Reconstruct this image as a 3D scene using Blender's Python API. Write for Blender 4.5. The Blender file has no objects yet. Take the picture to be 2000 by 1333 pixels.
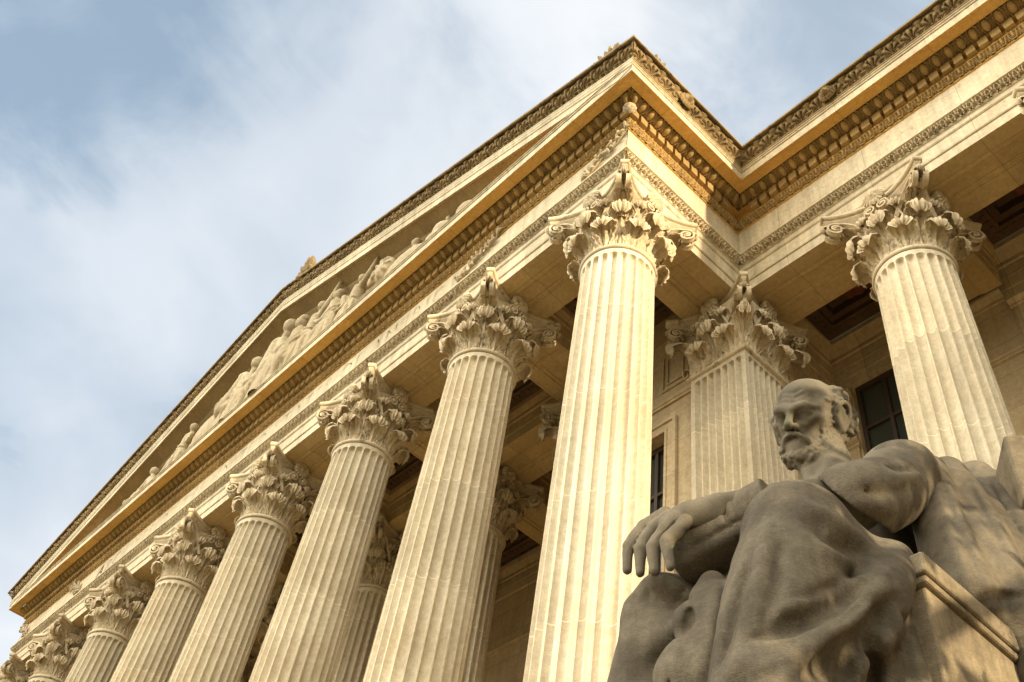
import bpy, math, random
import numpy as np
from mathutils import Matrix, Vector

random.seed(7)
rng = np.random.default_rng(11)
scene = bpy.context.scene

# ------------------------------------------------------------------ camera
CAM = np.array([9.57243, -8.97669, 1.6])
RC = np.array([[0.6773225482, 0.4974853621, 0.5419801473],
               [0.7244059075, -0.5795092724, -0.3733699029],
               [0.1283364595, 0.6455054746, -0.7528960323]])
FPX = 1978.244
cam_d = bpy.data.cameras.new('camera')
cam = bpy.data.objects.new('camera', cam_d)
scene.collection.objects.link(cam)
m4 = Matrix([list(RC[i]) + [CAM[i]] for i in range(3)] + [[0, 0, 0, 1]])
cam.matrix_world = m4
cam_d.sensor_width = 36.0
cam_d.lens = FPX / 2000 * 36.0
cam_d.clip_start = 0.05
cam_d.clip_end = 5000
scene.camera = cam

# ------------------------------------------------------------------ light
SUN_EL = math.radians(8.0)
SUN_AZ = math.radians(0.3)            # from +X, a touch towards +Y
sun_dir = Vector((math.cos(SUN_EL) * math.cos(SUN_AZ), math.cos(SUN_EL) * math.sin(SUN_AZ), math.sin(SUN_EL)))
sl = bpy.data.lights.new('sun', 'SUN')
sl.energy = 5.0
sl.angle = math.radians(0.5)
sl.color = (1.0, 0.82, 0.55)
so = bpy.data.objects.new('sun', sl)
scene.collection.objects.link(so)
so.rotation_euler = sun_dir.to_track_quat('Z', 'Y').to_euler()
so.location = (60, 0, 40)
scene.view_settings.view_transform = 'Standard'
scene.view_settings.look = 'None'
scene.view_settings.exposure = 0.44
scene.view_settings.gamma = 1.0


class NT:
    """tiny node helper"""
    def __init__(self, tree):
        self.t = tree

    def n(self, typ, **kw):
        nd = self.t.nodes.new(typ)
        for k, v in kw.items():
            if k.startswith('i_'):
                key = k[2:]
                key = int(key) if key.isdigit() else key
                nd.inputs[key].default_value = v
            else:
                setattr(nd, k, v)
        return nd

    def l(self, a, b):
        self.t.links.new(a, b)

    def math(self, op, a, b=None, c=None, clamp=False):
        nd = self.t.nodes.new('ShaderNodeMath')
        nd.operation = op
        nd.use_clamp = clamp
        for i, v in enumerate((a, b, c)):
            if v is None:
                continue
            if isinstance(v, (int, float)):
                nd.inputs[i].default_value = v
            else:
                self.l(v, nd.inputs[i])
        return nd.outputs[0]

    def mr(self, v, a, b, c=0.0, d=1.0, smooth=False):
        nd = self.t.nodes.new('ShaderNodeMapRange')
        nd.interpolation_type = 'SMOOTHSTEP' if smooth else 'LINEAR'
        self.l(v, nd.inputs[0])
        for i, x in enumerate((a, b, c, d)):
            nd.inputs[i + 1].default_value = x
        return nd.outputs[0]

    def mix(self, fac, a, b, blend='MIX'):
        nd = self.t.nodes.new('ShaderNodeMix')
        nd.data_type = 'RGBA'
        nd.blend_type = blend
        nd.clamp_factor = True
        for sock, v in ((nd.inputs[0], fac), (nd.inputs[6], a), (nd.inputs[7], b)):
            if isinstance(v, (int, float)):
                sock.default_value = v
            elif isinstance(v, (tuple, list)):
                sock.default_value = tuple(v) + ((1.0,) if len(v) == 3 else ())
            else:
                self.l(v, sock)
        return nd.outputs[2]

    def noise(self, vec, scale, detail=4, rough=0.55, dist=0.0):
        nd = self.n('ShaderNodeTexNoise')
        self.l(vec, nd.inputs['Vector'])
        nd.inputs['Scale'].default_value = scale
        nd.inputs['Detail'].default_value = detail
        nd.inputs['Roughness'].default_value = rough
        nd.inputs['Distortion'].default_value = dist
        return nd.outputs[0]

    def scale(self, vec, s):
        nd = self.n('ShaderNodeVectorMath', operation='MULTIPLY')
        self.l(vec, nd.inputs[0])
        nd.inputs[1].default_value = s
        return nd.outputs[0]


# ------------------------------------------------------------------ sky
world = bpy.data.worlds.new('World')
scene.world = world
world.use_nodes = True
wt = NT(world.node_tree)
world.node_tree.nodes.clear()
out = wt.n('ShaderNodeOutputWorld')
bg = wt.n('ShaderNodeBackground')
bg.inputs['Strength'].default_value = 0.1
wt.l(bg.outputs[0], out.inputs[0])
sky = wt.n('ShaderNodeTexSky', sky_type='NISHITA')
sky.sun_disc = False
sky.sun_elevation = SUN_EL
sky.sun_rotation = math.radians(90) - SUN_AZ
sky.air_density = 1.0
sky.dust_density = 0.6
tc = wt.n('ShaderNodeTexCoord')
sep = wt.n('ShaderNodeSeparateXYZ')
wt.l(tc.outputs['Generated'], sep.inputs[0])
den = wt.math('ADD', wt.math('MAXIMUM', sep.outputs[2], 0.0), 0.22)
px = wt.math('DIVIDE', sep.outputs[0], den)
py = wt.math('DIVIDE', sep.outputs[1], den)
comb = wt.n('ShaderNodeCombineXYZ')
wt.l(px, comb.inputs[0])
wt.l(py, comb.inputs[1])
cl1 = wt.noise(comb.outputs[0], 1.15, 5, 0.5, 0.35)
cl2 = wt.noise(comb.outputs[0], 3.1, 5, 0.5, 0.3)
cl3 = wt.noise(wt.scale(comb.outputs[0], (1.0, 0.55, 1.0)), 8.0, 7, 0.62, 0.9)
cm = wt.math('ADD', wt.math('ADD', wt.math('MULTIPLY', cl1, 0.50), wt.math('MULTIPLY', cl2, 0.30)), wt.math('MULTIPLY', cl3, 0.20))
cmask = wt.mr(cm, 0.41, 0.57, 0.34, 1.0, True)
cmask = wt.math('ADD', cmask, wt.mr(sep.outputs[2], 0.76, 0.44, 0.0, 0.62, True), clamp=True)
dotb = wt.n('ShaderNodeVectorMath', operation='DOT_PRODUCT')
wt.l(tc.outputs['Generated'], dotb.inputs[0])
dotb.inputs[1].default_value = Vector((-0.66, -0.17, 0.73)).normalized()
blue = wt.mr(dotb.outputs['Value'], 0.80, 1.0, 0.0, 1.0, True)          # thinner cloud to the south-west
cmask = wt.math('SUBTRACT', cmask, wt.math('MULTIPLY', blue, wt.mr(cl2, 0.35, 0.65, 0.60, 0.25)), clamp=True)
shade = wt.mr(cl2, 0.3, 0.72, 0.92, 1.06)
cloud_col = wt.mix(cmask, (4.2, 5.05, 6.0), (6.9, 7.1, 7.35))
cloud_col = wt.mix(1.0, cloud_col, shade, 'MULTIPLY')
skyb = wt.mix(0.6, wt.mix(1.0, sky.outputs[0], (1.5, 1.6, 1.6), 'MULTIPLY'), (3.6, 4.6, 5.8))
col = wt.mix(cmask, skyb, cloud_col)
# bright patches added to the unseen southern sky as soft fill for facade and statue
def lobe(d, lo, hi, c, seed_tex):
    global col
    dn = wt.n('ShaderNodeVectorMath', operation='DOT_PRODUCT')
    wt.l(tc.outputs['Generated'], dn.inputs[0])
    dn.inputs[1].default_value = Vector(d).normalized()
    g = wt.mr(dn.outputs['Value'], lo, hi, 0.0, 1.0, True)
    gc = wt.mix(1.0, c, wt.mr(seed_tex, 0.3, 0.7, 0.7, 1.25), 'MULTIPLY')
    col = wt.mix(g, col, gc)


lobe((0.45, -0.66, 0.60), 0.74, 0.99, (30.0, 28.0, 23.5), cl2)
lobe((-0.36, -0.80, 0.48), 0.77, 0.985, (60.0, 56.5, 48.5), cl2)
# dimming added towards the horizon, to keep low skylight out of porch and soffits
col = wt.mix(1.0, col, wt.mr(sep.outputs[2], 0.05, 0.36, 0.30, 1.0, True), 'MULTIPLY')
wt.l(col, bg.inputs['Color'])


# ------------------------------------------------------------------ materials
def stone(name, c1, c2, rough=0.85, grain=0.25, streak=0.25, drum=False, joints=None,
          crust=None, crust_amt=0.0, tooled=False, fine=1.0, blotch=0.6):
    m = bpy.data.materials.new(name)
    m.use_nodes = True
    t = NT(m.node_tree)
    bs = m.node_tree.nodes['Principled BSDF']
    bs.inputs['Roughness'].default_value = rough
    bs.inputs['Specular IOR Level'].default_value = 0.25
    geo = t.n('ShaderNodeNewGeometry')
    P = geo.outputs['Position']
    big = t.noise(P, blotch, 6, 0.6)
    col = t.mix(t.mr(big, 0.34, 0.66, 0, 1, True), c1, c2)
    mid = t.noise(P, 9.0 * fine, 5, 0.65)
    col = t.mix(1.0, col, t.mr(mid, 0.25, 0.75, 1 - 0.20, 1 + 0.17), 'MULTIPLY')
    fin = t.noise(P, 55.0 * fine, 3, 0.7)
    col = t.mix(1.0, col, t.mr(fin, 0.25, 0.75, 0.80, 1.18), 'MULTIPLY')
    if streak:
        sv = t.scale(P, (13.0, 13.0, 1.1) if tooled else (4.5, 4.5, 0.22))
        st = t.noise(sv, 1.0, 5, 0.6)
        col = t.mix(1.0, col, t.mr(st, 0.35, 0.7, 1.04, 1.0 - streak), 'MULTIPLY')
    h = t.math('ADD', t.math('MULTIPLY', mid, 0.5), t.math('MULTIPLY', fin, 0.5))
    if crust:
        cn = t.noise(P, 3.2, 7, 0.72, 0.4)
        cmk = t.mr(cn, 0.62 - crust_amt, (0.66 if tooled else 0.70) - crust_amt * 0.6, 0, 0.85, True)
        col = t.mix(cmk, col, crust)
    sepn = t.n('ShaderNodeSeparateXYZ')
    t.l(P, sepn.inputs[0])
    if drum:
        oi = t.n('ShaderNodeObjectInfo')
        zz = t.math('ADD', sepn.outputs[2], t.math('MULTIPLY', oi.outputs['Random'], 2.3))
        k = t.math('DIVIDE', zz, 2.45)
        fr = t.math('FRACT', k)
        ln = t.math('LESS_THAN', fr, 0.009)
        wn = t.n('ShaderNodeTexWhiteNoise', noise_dimensions='2D')
        cv = t.n('ShaderNodeCombineXYZ')
        t.l(t.math('FLOOR', k), cv.inputs[0])
        t.l(t.math('MULTIPLY', oi.outputs['Random'], 37.0), cv.inputs[1])
        t.l(cv.outputs[0], wn.inputs['Vector'])
        col = t.mix(1.0, col, t.mr(wn.outputs['Value'], 0, 1, 0.87, 1.06), 'MULTIPLY')
        col = t.mix(t.math('MULTIPLY', ln, 0.6), col, tuple(min(1, x * 1.25) for x in c1))
        h = t.math('SUBTRACT', h, t.math('MULTIPLY', ln, 1.0))
    if joints:
        jx, jy, jz = joints
        tot = None
        for axis, stp in ((0, jx), (1, jy), (2, jz)):
            if not stp:
                continue
            fr = t.math('FRACT', t.math('DIVIDE', t.math('ADD', sepn.outputs[axis], 100 * stp + 0.31), stp))
            ln = t.math('LESS_THAN', fr, 0.016 / stp)
            tot = ln if tot is None else t.math('MAXIMUM', tot, ln)
        cv = t.n('ShaderNodeCombineXYZ')
        for i, stp in enumerate((jx, jy, jz)):
            if stp:
                t.l(t.math('FLOOR', t.math('DIVIDE', t.math('ADD', sepn.outputs[i], 100 * stp + 0.31), stp)), cv.inputs[i])
        wn = t.n('ShaderNodeTexWhiteNoise', noise_dimensions='3D')
        t.l(cv.outputs[0], wn.inputs['Vector'])
        col = t.mix(1.0, col, t.mr(wn.outputs['Value'], 0, 1, 0.88, 1.07), 'MULTIPLY')
        col = t.mix(t.math('MULTIPLY', tot, 0.6), col, tuple(x * 0.35 for x in c1))
        h = t.math('SUBTRACT', h, t.math('MULTIPLY', tot, 1.2))
    if tooled:
        tv = t.scale(P, (34.0, 34.0, 240.0))
        tl = t.noise(tv, 1.0, 3, 0.6, 1.2)
        tv2 = t.scale(P, (30.0, 30.0, 60.0))
        tl2 = t.noise(tv2, 1.0, 2, 0.5, 0.8)
        hh = t.math('ADD', tl, t.math('MULTIPLY', tl2, 0.6))
        col = t.mix(1.0, col, t.mr(tl, 0.32, 0.68, 0.78, 1.17), 'MULTIPLY')
        h = t.math('ADD', t.math('MULTIPLY', h, 0.9), t.math('MULTIPLY', hh, 0.55))
    t.l(col, bs.inputs['Base Color'])
    bp = t.n('ShaderNodeBump')
    bp.inputs['Strength'].default_value = grain
    bp.inputs['Distance'].default_value = 0.02
    t.l(h, bp.inputs['Height'])
    t.l(bp.outputs[0], bs.inputs['Normal'])
    return m


def plain(name, col, rough=0.6, spec=0.4, noise_amt=0.15, scale=6.0):
    m = bpy.data.materials.new(name)
    m.use_nodes = True
    t = NT(m.node_tree)
    bs = m.node_tree.nodes['Principled BSDF']
    geo = t.n('ShaderNodeNewGeometry')
    n = t.noise(geo.outputs['Position'], scale, 5, 0.6)
    c = t.mix(1.0, col, t.mr(n, 0.3, 0.7, 1 - noise_amt, 1 + noise_amt), 'MULTIPLY')
    t.l(c, bs.inputs['Base Color'])
    bs.inputs['Roughness'].default_value = rough
    bs.inputs['Specular IOR Level'].default_value = spec
    return m


M = {}
M['shaft'] = stone('shaft_limestone', (0.74, 0.65, 0.475), (0.64, 0.54, 0.37), drum=True, streak=0.20, grain=0.2)
M['capital'] = stone('capital_limestone', (0.66, 0.55, 0.37), (0.55, 0.44, 0.28), streak=0.1, grain=0.3,
                     crust=(0.20, 0.15, 0.09), crust_amt=0.06)
M['wall'] = stone('ashlar_limestone', (0.62, 0.49, 0.30), (0.53, 0.40, 0.23), joints=(1.9, 1.9, 0.95), streak=0.12)
M['entab'] = stone('entablature_limestone', (0.70, 0.60, 0.41), (0.61, 0.50, 0.325), joints=(2.39, 2.03, 0), streak=0.28, crust=(0.36, 0.27, 0.15), crust_amt=0.03)
M['soffit'] = stone('soffit_limestone_bounce', (0.74, 0.45, 0.135), (0.62, 0.365, 0.105), joints=(2.39, 2.03, 0), streak=0.0, grain=0.3)  # golden light bounced from the sunlit frieze is put into this colour
M['carved'] = stone('carved_limestone_shaded', (0.45, 0.295, 0.115), (0.33, 0.215, 0.082), streak=0.0, grain=0.3,  # base colour darkened to stand in for shading among the carvings
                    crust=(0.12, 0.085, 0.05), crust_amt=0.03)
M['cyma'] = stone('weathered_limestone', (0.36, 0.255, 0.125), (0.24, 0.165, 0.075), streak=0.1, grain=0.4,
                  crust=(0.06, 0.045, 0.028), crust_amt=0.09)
M['beam'] = stone('beam_limestone_bounce', (0.60, 0.44, 0.22), (0.52, 0.37, 0.175), joints=(2.39, 2.03, 0), streak=0.0, grain=0.3)  # same stone as the entablature, with warm ground bounce put into the colour
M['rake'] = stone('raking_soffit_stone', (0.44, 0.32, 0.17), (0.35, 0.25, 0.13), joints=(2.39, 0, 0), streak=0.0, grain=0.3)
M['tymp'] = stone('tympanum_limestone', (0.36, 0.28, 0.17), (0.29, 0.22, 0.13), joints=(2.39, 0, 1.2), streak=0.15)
M['relief'] = stone('relief_limestone', (0.54, 0.44, 0.28), (0.44, 0.35, 0.21), streak=0.15, grain=0.3)
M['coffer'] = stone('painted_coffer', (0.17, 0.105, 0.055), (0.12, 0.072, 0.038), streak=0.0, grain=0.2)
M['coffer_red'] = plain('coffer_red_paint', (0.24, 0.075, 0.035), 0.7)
M['frame'] = plain('bronze_window_frame', (0.055, 0.036, 0.022), 0.45, 0.5)
gm = bpy.data.materials.new('dark_window_glass')
gm.use_nodes = True
gt = NT(gm.node_tree)
gb = gm.node_tree.nodes['Principled BSDF']
gb.inputs['Base Color'].default_value = (0.055, 0.062, 0.050, 1)  # base colour lightened and greened to stand in for reflections
gb.inputs['Roughness'].default_value = 0.12
gb.inputs['Specular IOR Level'].default_value = 0.6
M['glass'] = gm
M['roof'] = plain('lead_roofing', (0.22, 0.21, 0.19), 0.6)
M['statue'] = stone('weathered_shaded_statue_stone', (0.185, 0.152, 0.102), (0.085, 0.069, 0.046), streak=0.25, grain=0.6, tooled=True,  # weathered stone, its colour darkened further in place of tree shade
                    fine=1.6, crust=(0.13, 0.11, 0.075), crust_amt=0.02, blotch=1.3)
M['chair'] = stone('armchair_stone_sunlit', (0.30, 0.24, 0.15), (0.16, 0.125, 0.08), streak=0.3, grain=0.5, tooled=True, fine=1.6,  # lighter than the statue, colour lifted to strengthen the sunlit patches
                   crust=(0.08, 0.065, 0.04), crust_amt=0.05, blotch=1.5)
M['statue_skin'] = stone('weathered_shaded_statue_flesh', (0.185, 0.155, 0.106), (0.098, 0.082, 0.055), streak=0.12, grain=0.3,  # flesh stone too carries tree shade in its dark base colour
                         fine=1.6, crust=(0.085, 0.088, 0.045), crust_amt=0.045, blotch=1.8)
M['paving'] = stone('granite_paving', (0.24, 0.19, 0.125), (0.20, 0.155, 0.10), joints=(1.5, 1.5, 0), streak=0.0)
M['ground'] = plain('lawn_and_paving', (0.12, 0.12, 0.06), 0.9, 0.2)
M['bark'] = plain('tree_bark', (0.10, 0.075, 0.05), 0.9, 0.2)
M['leaf'] = plain('tree_foliage', (0.06, 0.10, 0.03), 0.6, 0.3, 0.4, 2.0)

# ------------------------------------------------------------------ object helpers
COL = scene.collection


class MB:
    """collects faces, then links them as one mesh object"""
    def __init__(self):
        self.v = []
        self.f = []
        self.n = 0

    def add(self, verts, faces):
        verts = np.array(verts, float).reshape(-1, 3)
        self.v.append(verts)
        b = self.n
        self.f.extend([tuple(int(i) + b for i in fc) for fc in faces])
        self.n += len(verts)

    def grid(self, G, flip=False, wrap=False):
        G = np.asarray(G, float)
        a, b = G.shape[:2]
        idx = np.arange(a * b).reshape(a, b)
        if wrap:
            idx = np.concatenate([idx, idx[:, :1]], 1)
        q = np.stack([idx[:-1, :-1], idx[:-1, 1:], idx[1:, 1:], idx[1:, :-1]], -1).reshape(-1, 4)
        if flip:
            q = q[:, ::-1]
        self.add(G.reshape(-1, 3), q)

    def box(self, lo, hi, R=None, o=None):
        x0, y0, z0 = lo
        x1, y1, z1 = hi
        v = np.array([(x0, y0, z0), (x1, y0, z0), (x1, y1, z0), (x0, y1, z0),
                      (x0, y0, z1), (x1, y0, z1), (x1, y1, z1), (x0, y1, z1)], float)
        if R is not None:
            v = v @ np.asarray(R).T
        if o is not None:
            v = v + np.asarray(o)
        self.add(v, [(3, 2, 1, 0), (4, 5, 6, 7), (0, 1, 5, 4), (1, 2, 6, 5), (2, 3, 7, 6), (3, 0, 4, 7)])

    def prism(self, poly, y0, y1):
        """polygon in xz extruded over y"""
        n = len(poly)
        v = [(p[0], y0, p[1]) for p in poly] + [(p[0], y1, p[1]) for p in poly]
        f = [tuple(range(n)), tuple(range(2 * n - 1, n - 1, -1))]
        f += [((i + 1) % n, i, n + i, n + (i + 1) % n) for i in range(n)]
        self.add(v, f)

    def build(self, name, mat, parent=None, smooth=False, angle=None):
        me = bpy.data.meshes.new(name)
        V = np.concatenate(self.v) if self.v else np.zeros((0, 3))
        me.from_pydata(V.tolist(), [], self.f)
        me.update()
        if smooth:
            me.shade_smooth()
            if angle:
                me.set_sharp_from_angle(angle=math.radians(angle))
        me.materials.append(mat)
        ob = bpy.data.objects.new(name, me)
        COL.objects.link(ob)
        if parent is not None:
            ob.parent = parent
        return ob


def tag(o, label=None, cat=None, group=None, kind=None):
    if label:
        o['label'] = label
    if cat:
        o['category'] = cat
    if group:
        o['group'] = group
    if kind:
        o['kind'] = kind
    return o


def empty(name, loc=(0, 0, 0)):
    o = bpy.data.objects.new(name, None)
    o.location = loc
    o.empty_display_size = 0.5
    COL.objects.link(o)
    return o


def copy_tree(o, parent, delta):
    c = o.copy()
    COL.objects.link(c)
    c.parent = parent
    c.location = Vector(o.location) + Vector(delta)
    for ch in list(o.children):
        d = ch.copy()
        COL.objects.link(d)
        d.parent = c
    return c


def catmull(P, n):
    P = np.asarray(P, float)
    Q = np.concatenate([[2 * P[0] - P[1]], P, [2 * P[-1] - P[-2]]])
    L = np.concatenate([[0], np.cumsum(np.linalg.norm(np.diff(P, axis=0), axis=1))])
    s = np.linspace(0, L[-1], n)
    i = np.clip(np.searchsorted(L, s, 'right') - 1, 0, len(P) - 2)
    t = ((s - L[i]) / np.maximum(L[i + 1] - L[i], 1e-9))[:, None]
    a, b, c_, d = Q[i], Q[i + 1], Q[i + 2], Q[i + 3]
    return 0.5 * (2 * b + (c_ - a) * t + (2 * a - 5 * b + 4 * c_ - d) * t ** 2 + (3 * b - a - 3 * c_ + d) * t ** 3)


def tube_mesh(path, rad, ns=8, squash=None):
    """ring grid along a path (rad scalar or per point)"""
    path = np.asarray(path, float)
    n = len(path)
    rad = np.broadcast_to(np.asarray(rad, float), (n,))
    T = np.gradient(path, axis=0)
    T /= np.linalg.norm(T, axis=1)[:, None] + 1e-12
    up = np.array([0, 0, 1.0]) if abs(T[0][2]) < 0.9 else np.array([1.0, 0, 0])
    G = np.zeros((n, ns, 3))
    u = np.cross(up, T[0])
    u /= np.linalg.norm(u)
    for i in range(n):
        u = u - T[i] * (u @ T[i])
        u /= np.linalg.norm(u) + 1e-12
        w = np.cross(T[i], u)
        a = np.linspace(0, 2 * np.pi, ns, endpoint=False)
        G[i] = path[i] + rad[i] * (np.cos(a)[:, None] * u + np.sin(a)[:, None] * w)
    return G


# ------------------------------------------------------------------ dimensions (metres)
S = 4.78
E0 = 4.422
S2 = 4.536
D = 4.068
AH = 1.2215
ZA = 21.144          # top of the abacus as seen
ZT = ZA + 0.08       # underside of the architrave
ZB = 5.0             # column foot
XS = [0.0] + [-(E0 + i * S) for i in range(6)] + [-(2 * E0 + 5 * S)]
XM = XS[-1] / 2
SL = 0.3234          # pediment slope
ZN = -1.98           # necking ring, relative to ZA

building = empty('temple_building', (0, 0, 0))
tag(building, 'cream limestone neoclassical building with fluted Corinthian columns and a sculpted triangular pediment', 'building')


def part(mb, name, mat, parent=None, **kw):
    """a part in world coordinates under the building"""
    return mb.build(name, mat, building if parent is None else parent, **kw)


# ================================================================== COLUMNS
def lathe(prof, n=64):
    a = np.linspace(0, 2 * np.pi, n, endpoint=False)
    G = np.zeros((len(prof), n, 3))
    for i, (r, z) in enumerate(prof):
        G[i, :, 0] = r * np.cos(a)
        G[i, :, 1] = r * np.sin(a)
        G[i, :, 2] = z
    return G


def shaft_mesh():
    nf, per = 24, 16
    ztop = ZA + ZN - 0.06
    zf = ztop - 0.10                    # flute crown
    w = 0.085
    zs = list(np.linspace(ZB + 0.9, zf - w - 0.02, 14))
    zs += [zf - w * (1 - t) for t in (0.0, 0.2, 0.4, 0.58, 0.74, 0.86, 0.95, 1.0)] + [zf + 0.004, ztop]
    k = np.arange(nf * per)
    ph = (k % per) / per                # 0..1 over one flute and its fillet
    th = 2 * np.pi * (k / per) / nf
    u = (ph - 0.5) / 0.42               # |u|<1 inside the scoop
    G = np.zeros((len(zs), nf * per, 3))
    for i, z in enumerate(zs):
        t = (z - ZB) / (ZA - ZB)
        r = 0.885 - 0.125 * t ** 1.7
        if z > zf:
            r += 0.02 * ((z - zf) / (ztop - zf)) ** 2
        e = 1 - u ** 2
        if z > zf - w:
            e = e - ((z - (zf - w)) / w) ** 2
        dep = 0.112 * np.sqrt(np.clip(e, 0, 1)) * (r / 0.8)
        rr = r - dep
        G[i, :, 0] = rr * np.cos(th)
        G[i, :, 1] = rr * np.sin(th)
        G[i, :, 2] = z
    return G


def leaf_grid(H, W, C, place, nu=21, nv=38, lobes=5, z0=0.0, thick=0.02):
    """acanthus leaf: rises against the bell, then curls outwards. place(t, r, z) -> xyz,
    t tangential metres, r outward metres, z up"""
    sp = catmull([(0.03, 0), (0.035, .25 * H), (0.06, .5 * H), (0.12, .72 * H), (0.14 + .25 * C, .88 * H),
                  (0.14 + .6 * C, .97 * H), (0.14 + .9 * C, .94 * H), (0.14 + 1.0 * C, .84 * H), (0.14 + .93 * C, .74 * H),
                  (0.14 + .78 * C, .70 * H)], nv)
    v = np.linspace(0, 1, nv)[:, None]
    u = np.linspace(-1, 1, nu)[None, :]
    base = np.interp(v[:, 0], [0, .15, .35, .55, .7, .82, .93, 1], [.62, .70, .92, 1.0, .92, .80, .62, .35])[:, None] * W
    lob = np.abs(np.sin(np.pi * (lobes * v + 0.5 * 0)))
    wid = base * (1 + 0.24 * (lob ** 0.7 - 0.6))
    T = np.gradient(sp, axis=0)
    T /= np.linalg.norm(T, axis=1)[:, None]
    N = np.stack([T[:, 1], -T[:, 0]], 1)          # outward normal in the (r,z) plane
    au = np.abs(u)
    vein = 0.5 + 0.5 * np.cos(2 * np.pi * (3.2 * au ** 0.8 - lobes * v * 0.6))
    rel = 0.030 * np.exp(-(u / 0.10) ** 2) + 0.034 * (vein - 0.5) * np.clip(au / 0.18, 0, 1)
    rel = rel - 0.035 * np.exp(-((au - 0.28) / 0.10) ** 2) * np.clip(v / 0.2, 0, 1)
    cup = (0.06 * u ** 2) * np.clip((v - .3) / .3, 0, 1) * (1 - np.clip((v - .72) / .2, 0, 1))
    droop = 0.16 * W * 2 * u ** 2 * np.clip((v - .55) / .35, 0, 1)
    # serration where the lobes curl forward
    ser = 0.035 * (lob - .5) * np.clip((au - .6) / .4, 0, 1)
    out = []
    for sgn in (0, 1):
        off = (rel + cup + ser) - sgn * thick
        r = sp[:, 0:1] + N[:, 0:1] * off
        z = sp[:, 1:2] + N[:, 1:2] * off - droop
        t = u * wid + 0 * r
        out.append(place(t, r + 0 * t, z + z0 + 0 * t))
    return out


LR = np.random.default_rng(4)


def add_leaf(mb, H, W, C, *a, **k):
    a = (H * LR.uniform(.96, 1.03), W * LR.uniform(.95, 1.05), C * LR.uniform(.88, 1.10)) + a
    A, B = leaf_grid(*a, **k)
    mb.grid(A)
    mb.grid(B, flip=True)
    # rim
    ring = lambda G: np.concatenate([G[:, 0], G[-1, 1:], G[::-1, -1][1:]])
    mb.grid(np.stack([ring(A), ring(B)]), flip=False)


def spiral_strip(mb, c, ex, ez, r0, turns, wdt, stem=None, sgn=1, th0=math.pi / 2, n=44, tk=0.035):
    """volute: a spiral band of width wdt (along ex x ez) in the plane (ex, ez)"""
    ex = np.asarray(ex, float)
    ez = np.asarray(ez, float)
    ey = np.cross(ez, ex)
    t = np.linspace(0, 1, n)
    a = th0 - sgn * 2 * np.pi * turns * t
    r = r0 * (1 - t) ** 0.9 + 0.012
    P = np.asarray(c) + (r * np.cos(a))[:, None] * ex + (r * np.sin(a))[:, None] * ez
    if stem is not None:
        st = catmull(np.array(list(stem) + [P[0], P[3]]), 20)
        P = np.concatenate([st[:-4], P])
    m = len(P)
    T = np.gradient(P, axis=0)
    T /= np.linalg.norm(T, axis=1)[:, None] + 1e-9
    Nn = np.cross(T, ey)
    hw = np.linspace(0.7, 1.0, m)[:, None] * wdt / 2
    tks = tk * np.linspace(0.9, 1.0, m)[:, None]
    G = np.stack([P - ey * hw - Nn * tks, P + ey * hw - Nn * tks, P + ey * hw + Nn * tks, P + ey * 0 + Nn * tks * 0.5,
                  P - ey * hw + Nn * tks], 1)
    mb.grid(G, wrap=True)
    # eye
    E = lathe([(0.0, wdt / 2 + .02), (.03, wdt / 2 + .015), (.045, wdt / 2), (.045, -wdt / 2), (.03, -wdt / 2 - .015), (0, -wdt / 2 - .02)], 10)
    Rm = np.stack([ex, ez, ey], 1)
    mb.grid(E @ Rm.T + np.asarray(c), wrap=True)


def abacus_mesh():
    mb = MB()
    prof = [(0.17, -0.27), (0.15, -0.23), (0.085, -0.14), (0.055, -0.10), (0.05, -0.085), (0.065, -0.075), (0.065, -0.055),
            (0.02, -0.035), (0.0, -0.005), (0.0, 0.05), (0.012, 0.075), (0.012, 0.081)]
    c = 0.085
    side = []
    t = np.linspace(-1, 1, 17)
    xs = t * (AH - c) + 0 * t
    ys = -(0.86 + (AH + c * 0.6 - 0.86) * np.abs(t) ** 2.0)
    base = np.stack([xs, ys], 1)
    loop = []
    nrm = []
    for k in range(4):
        ca, sa = math.cos(k * math.pi / 2), math.sin(k * math.pi / 2)
        Rm = np.array([[ca, -sa], [sa, ca]])
        loop.append(base @ Rm.T)
    L = np.concatenate(loop)
    T = np.roll(L, -1, 0) - np.roll(L, 1, 0)
    T /= np.linalg.norm(T, axis=1)[:, None]
    Nn = np.stack([T[:, 1], -T[:, 0]], 1)
    G = []
    for ins, z in prof:
        Q = L - Nn * ins
        G.append(np.concatenate([Q, np.full((len(Q), 1), z)], 1))
    G = np.array(G)
    mb.grid(G, wrap=True)
    n = len(L)
    mb.add(np.concatenate([G[0], [[0, 0, G[0][0, 2]]]]), [((i + 1) % n, i, n) for i in range(n)])
    mb.add(np.concatenate([G[-1], [[0, 0, G[-1][0, 2]]]]), [(i, (i + 1) % n, n) for i in range(n)])
    return mb


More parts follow.
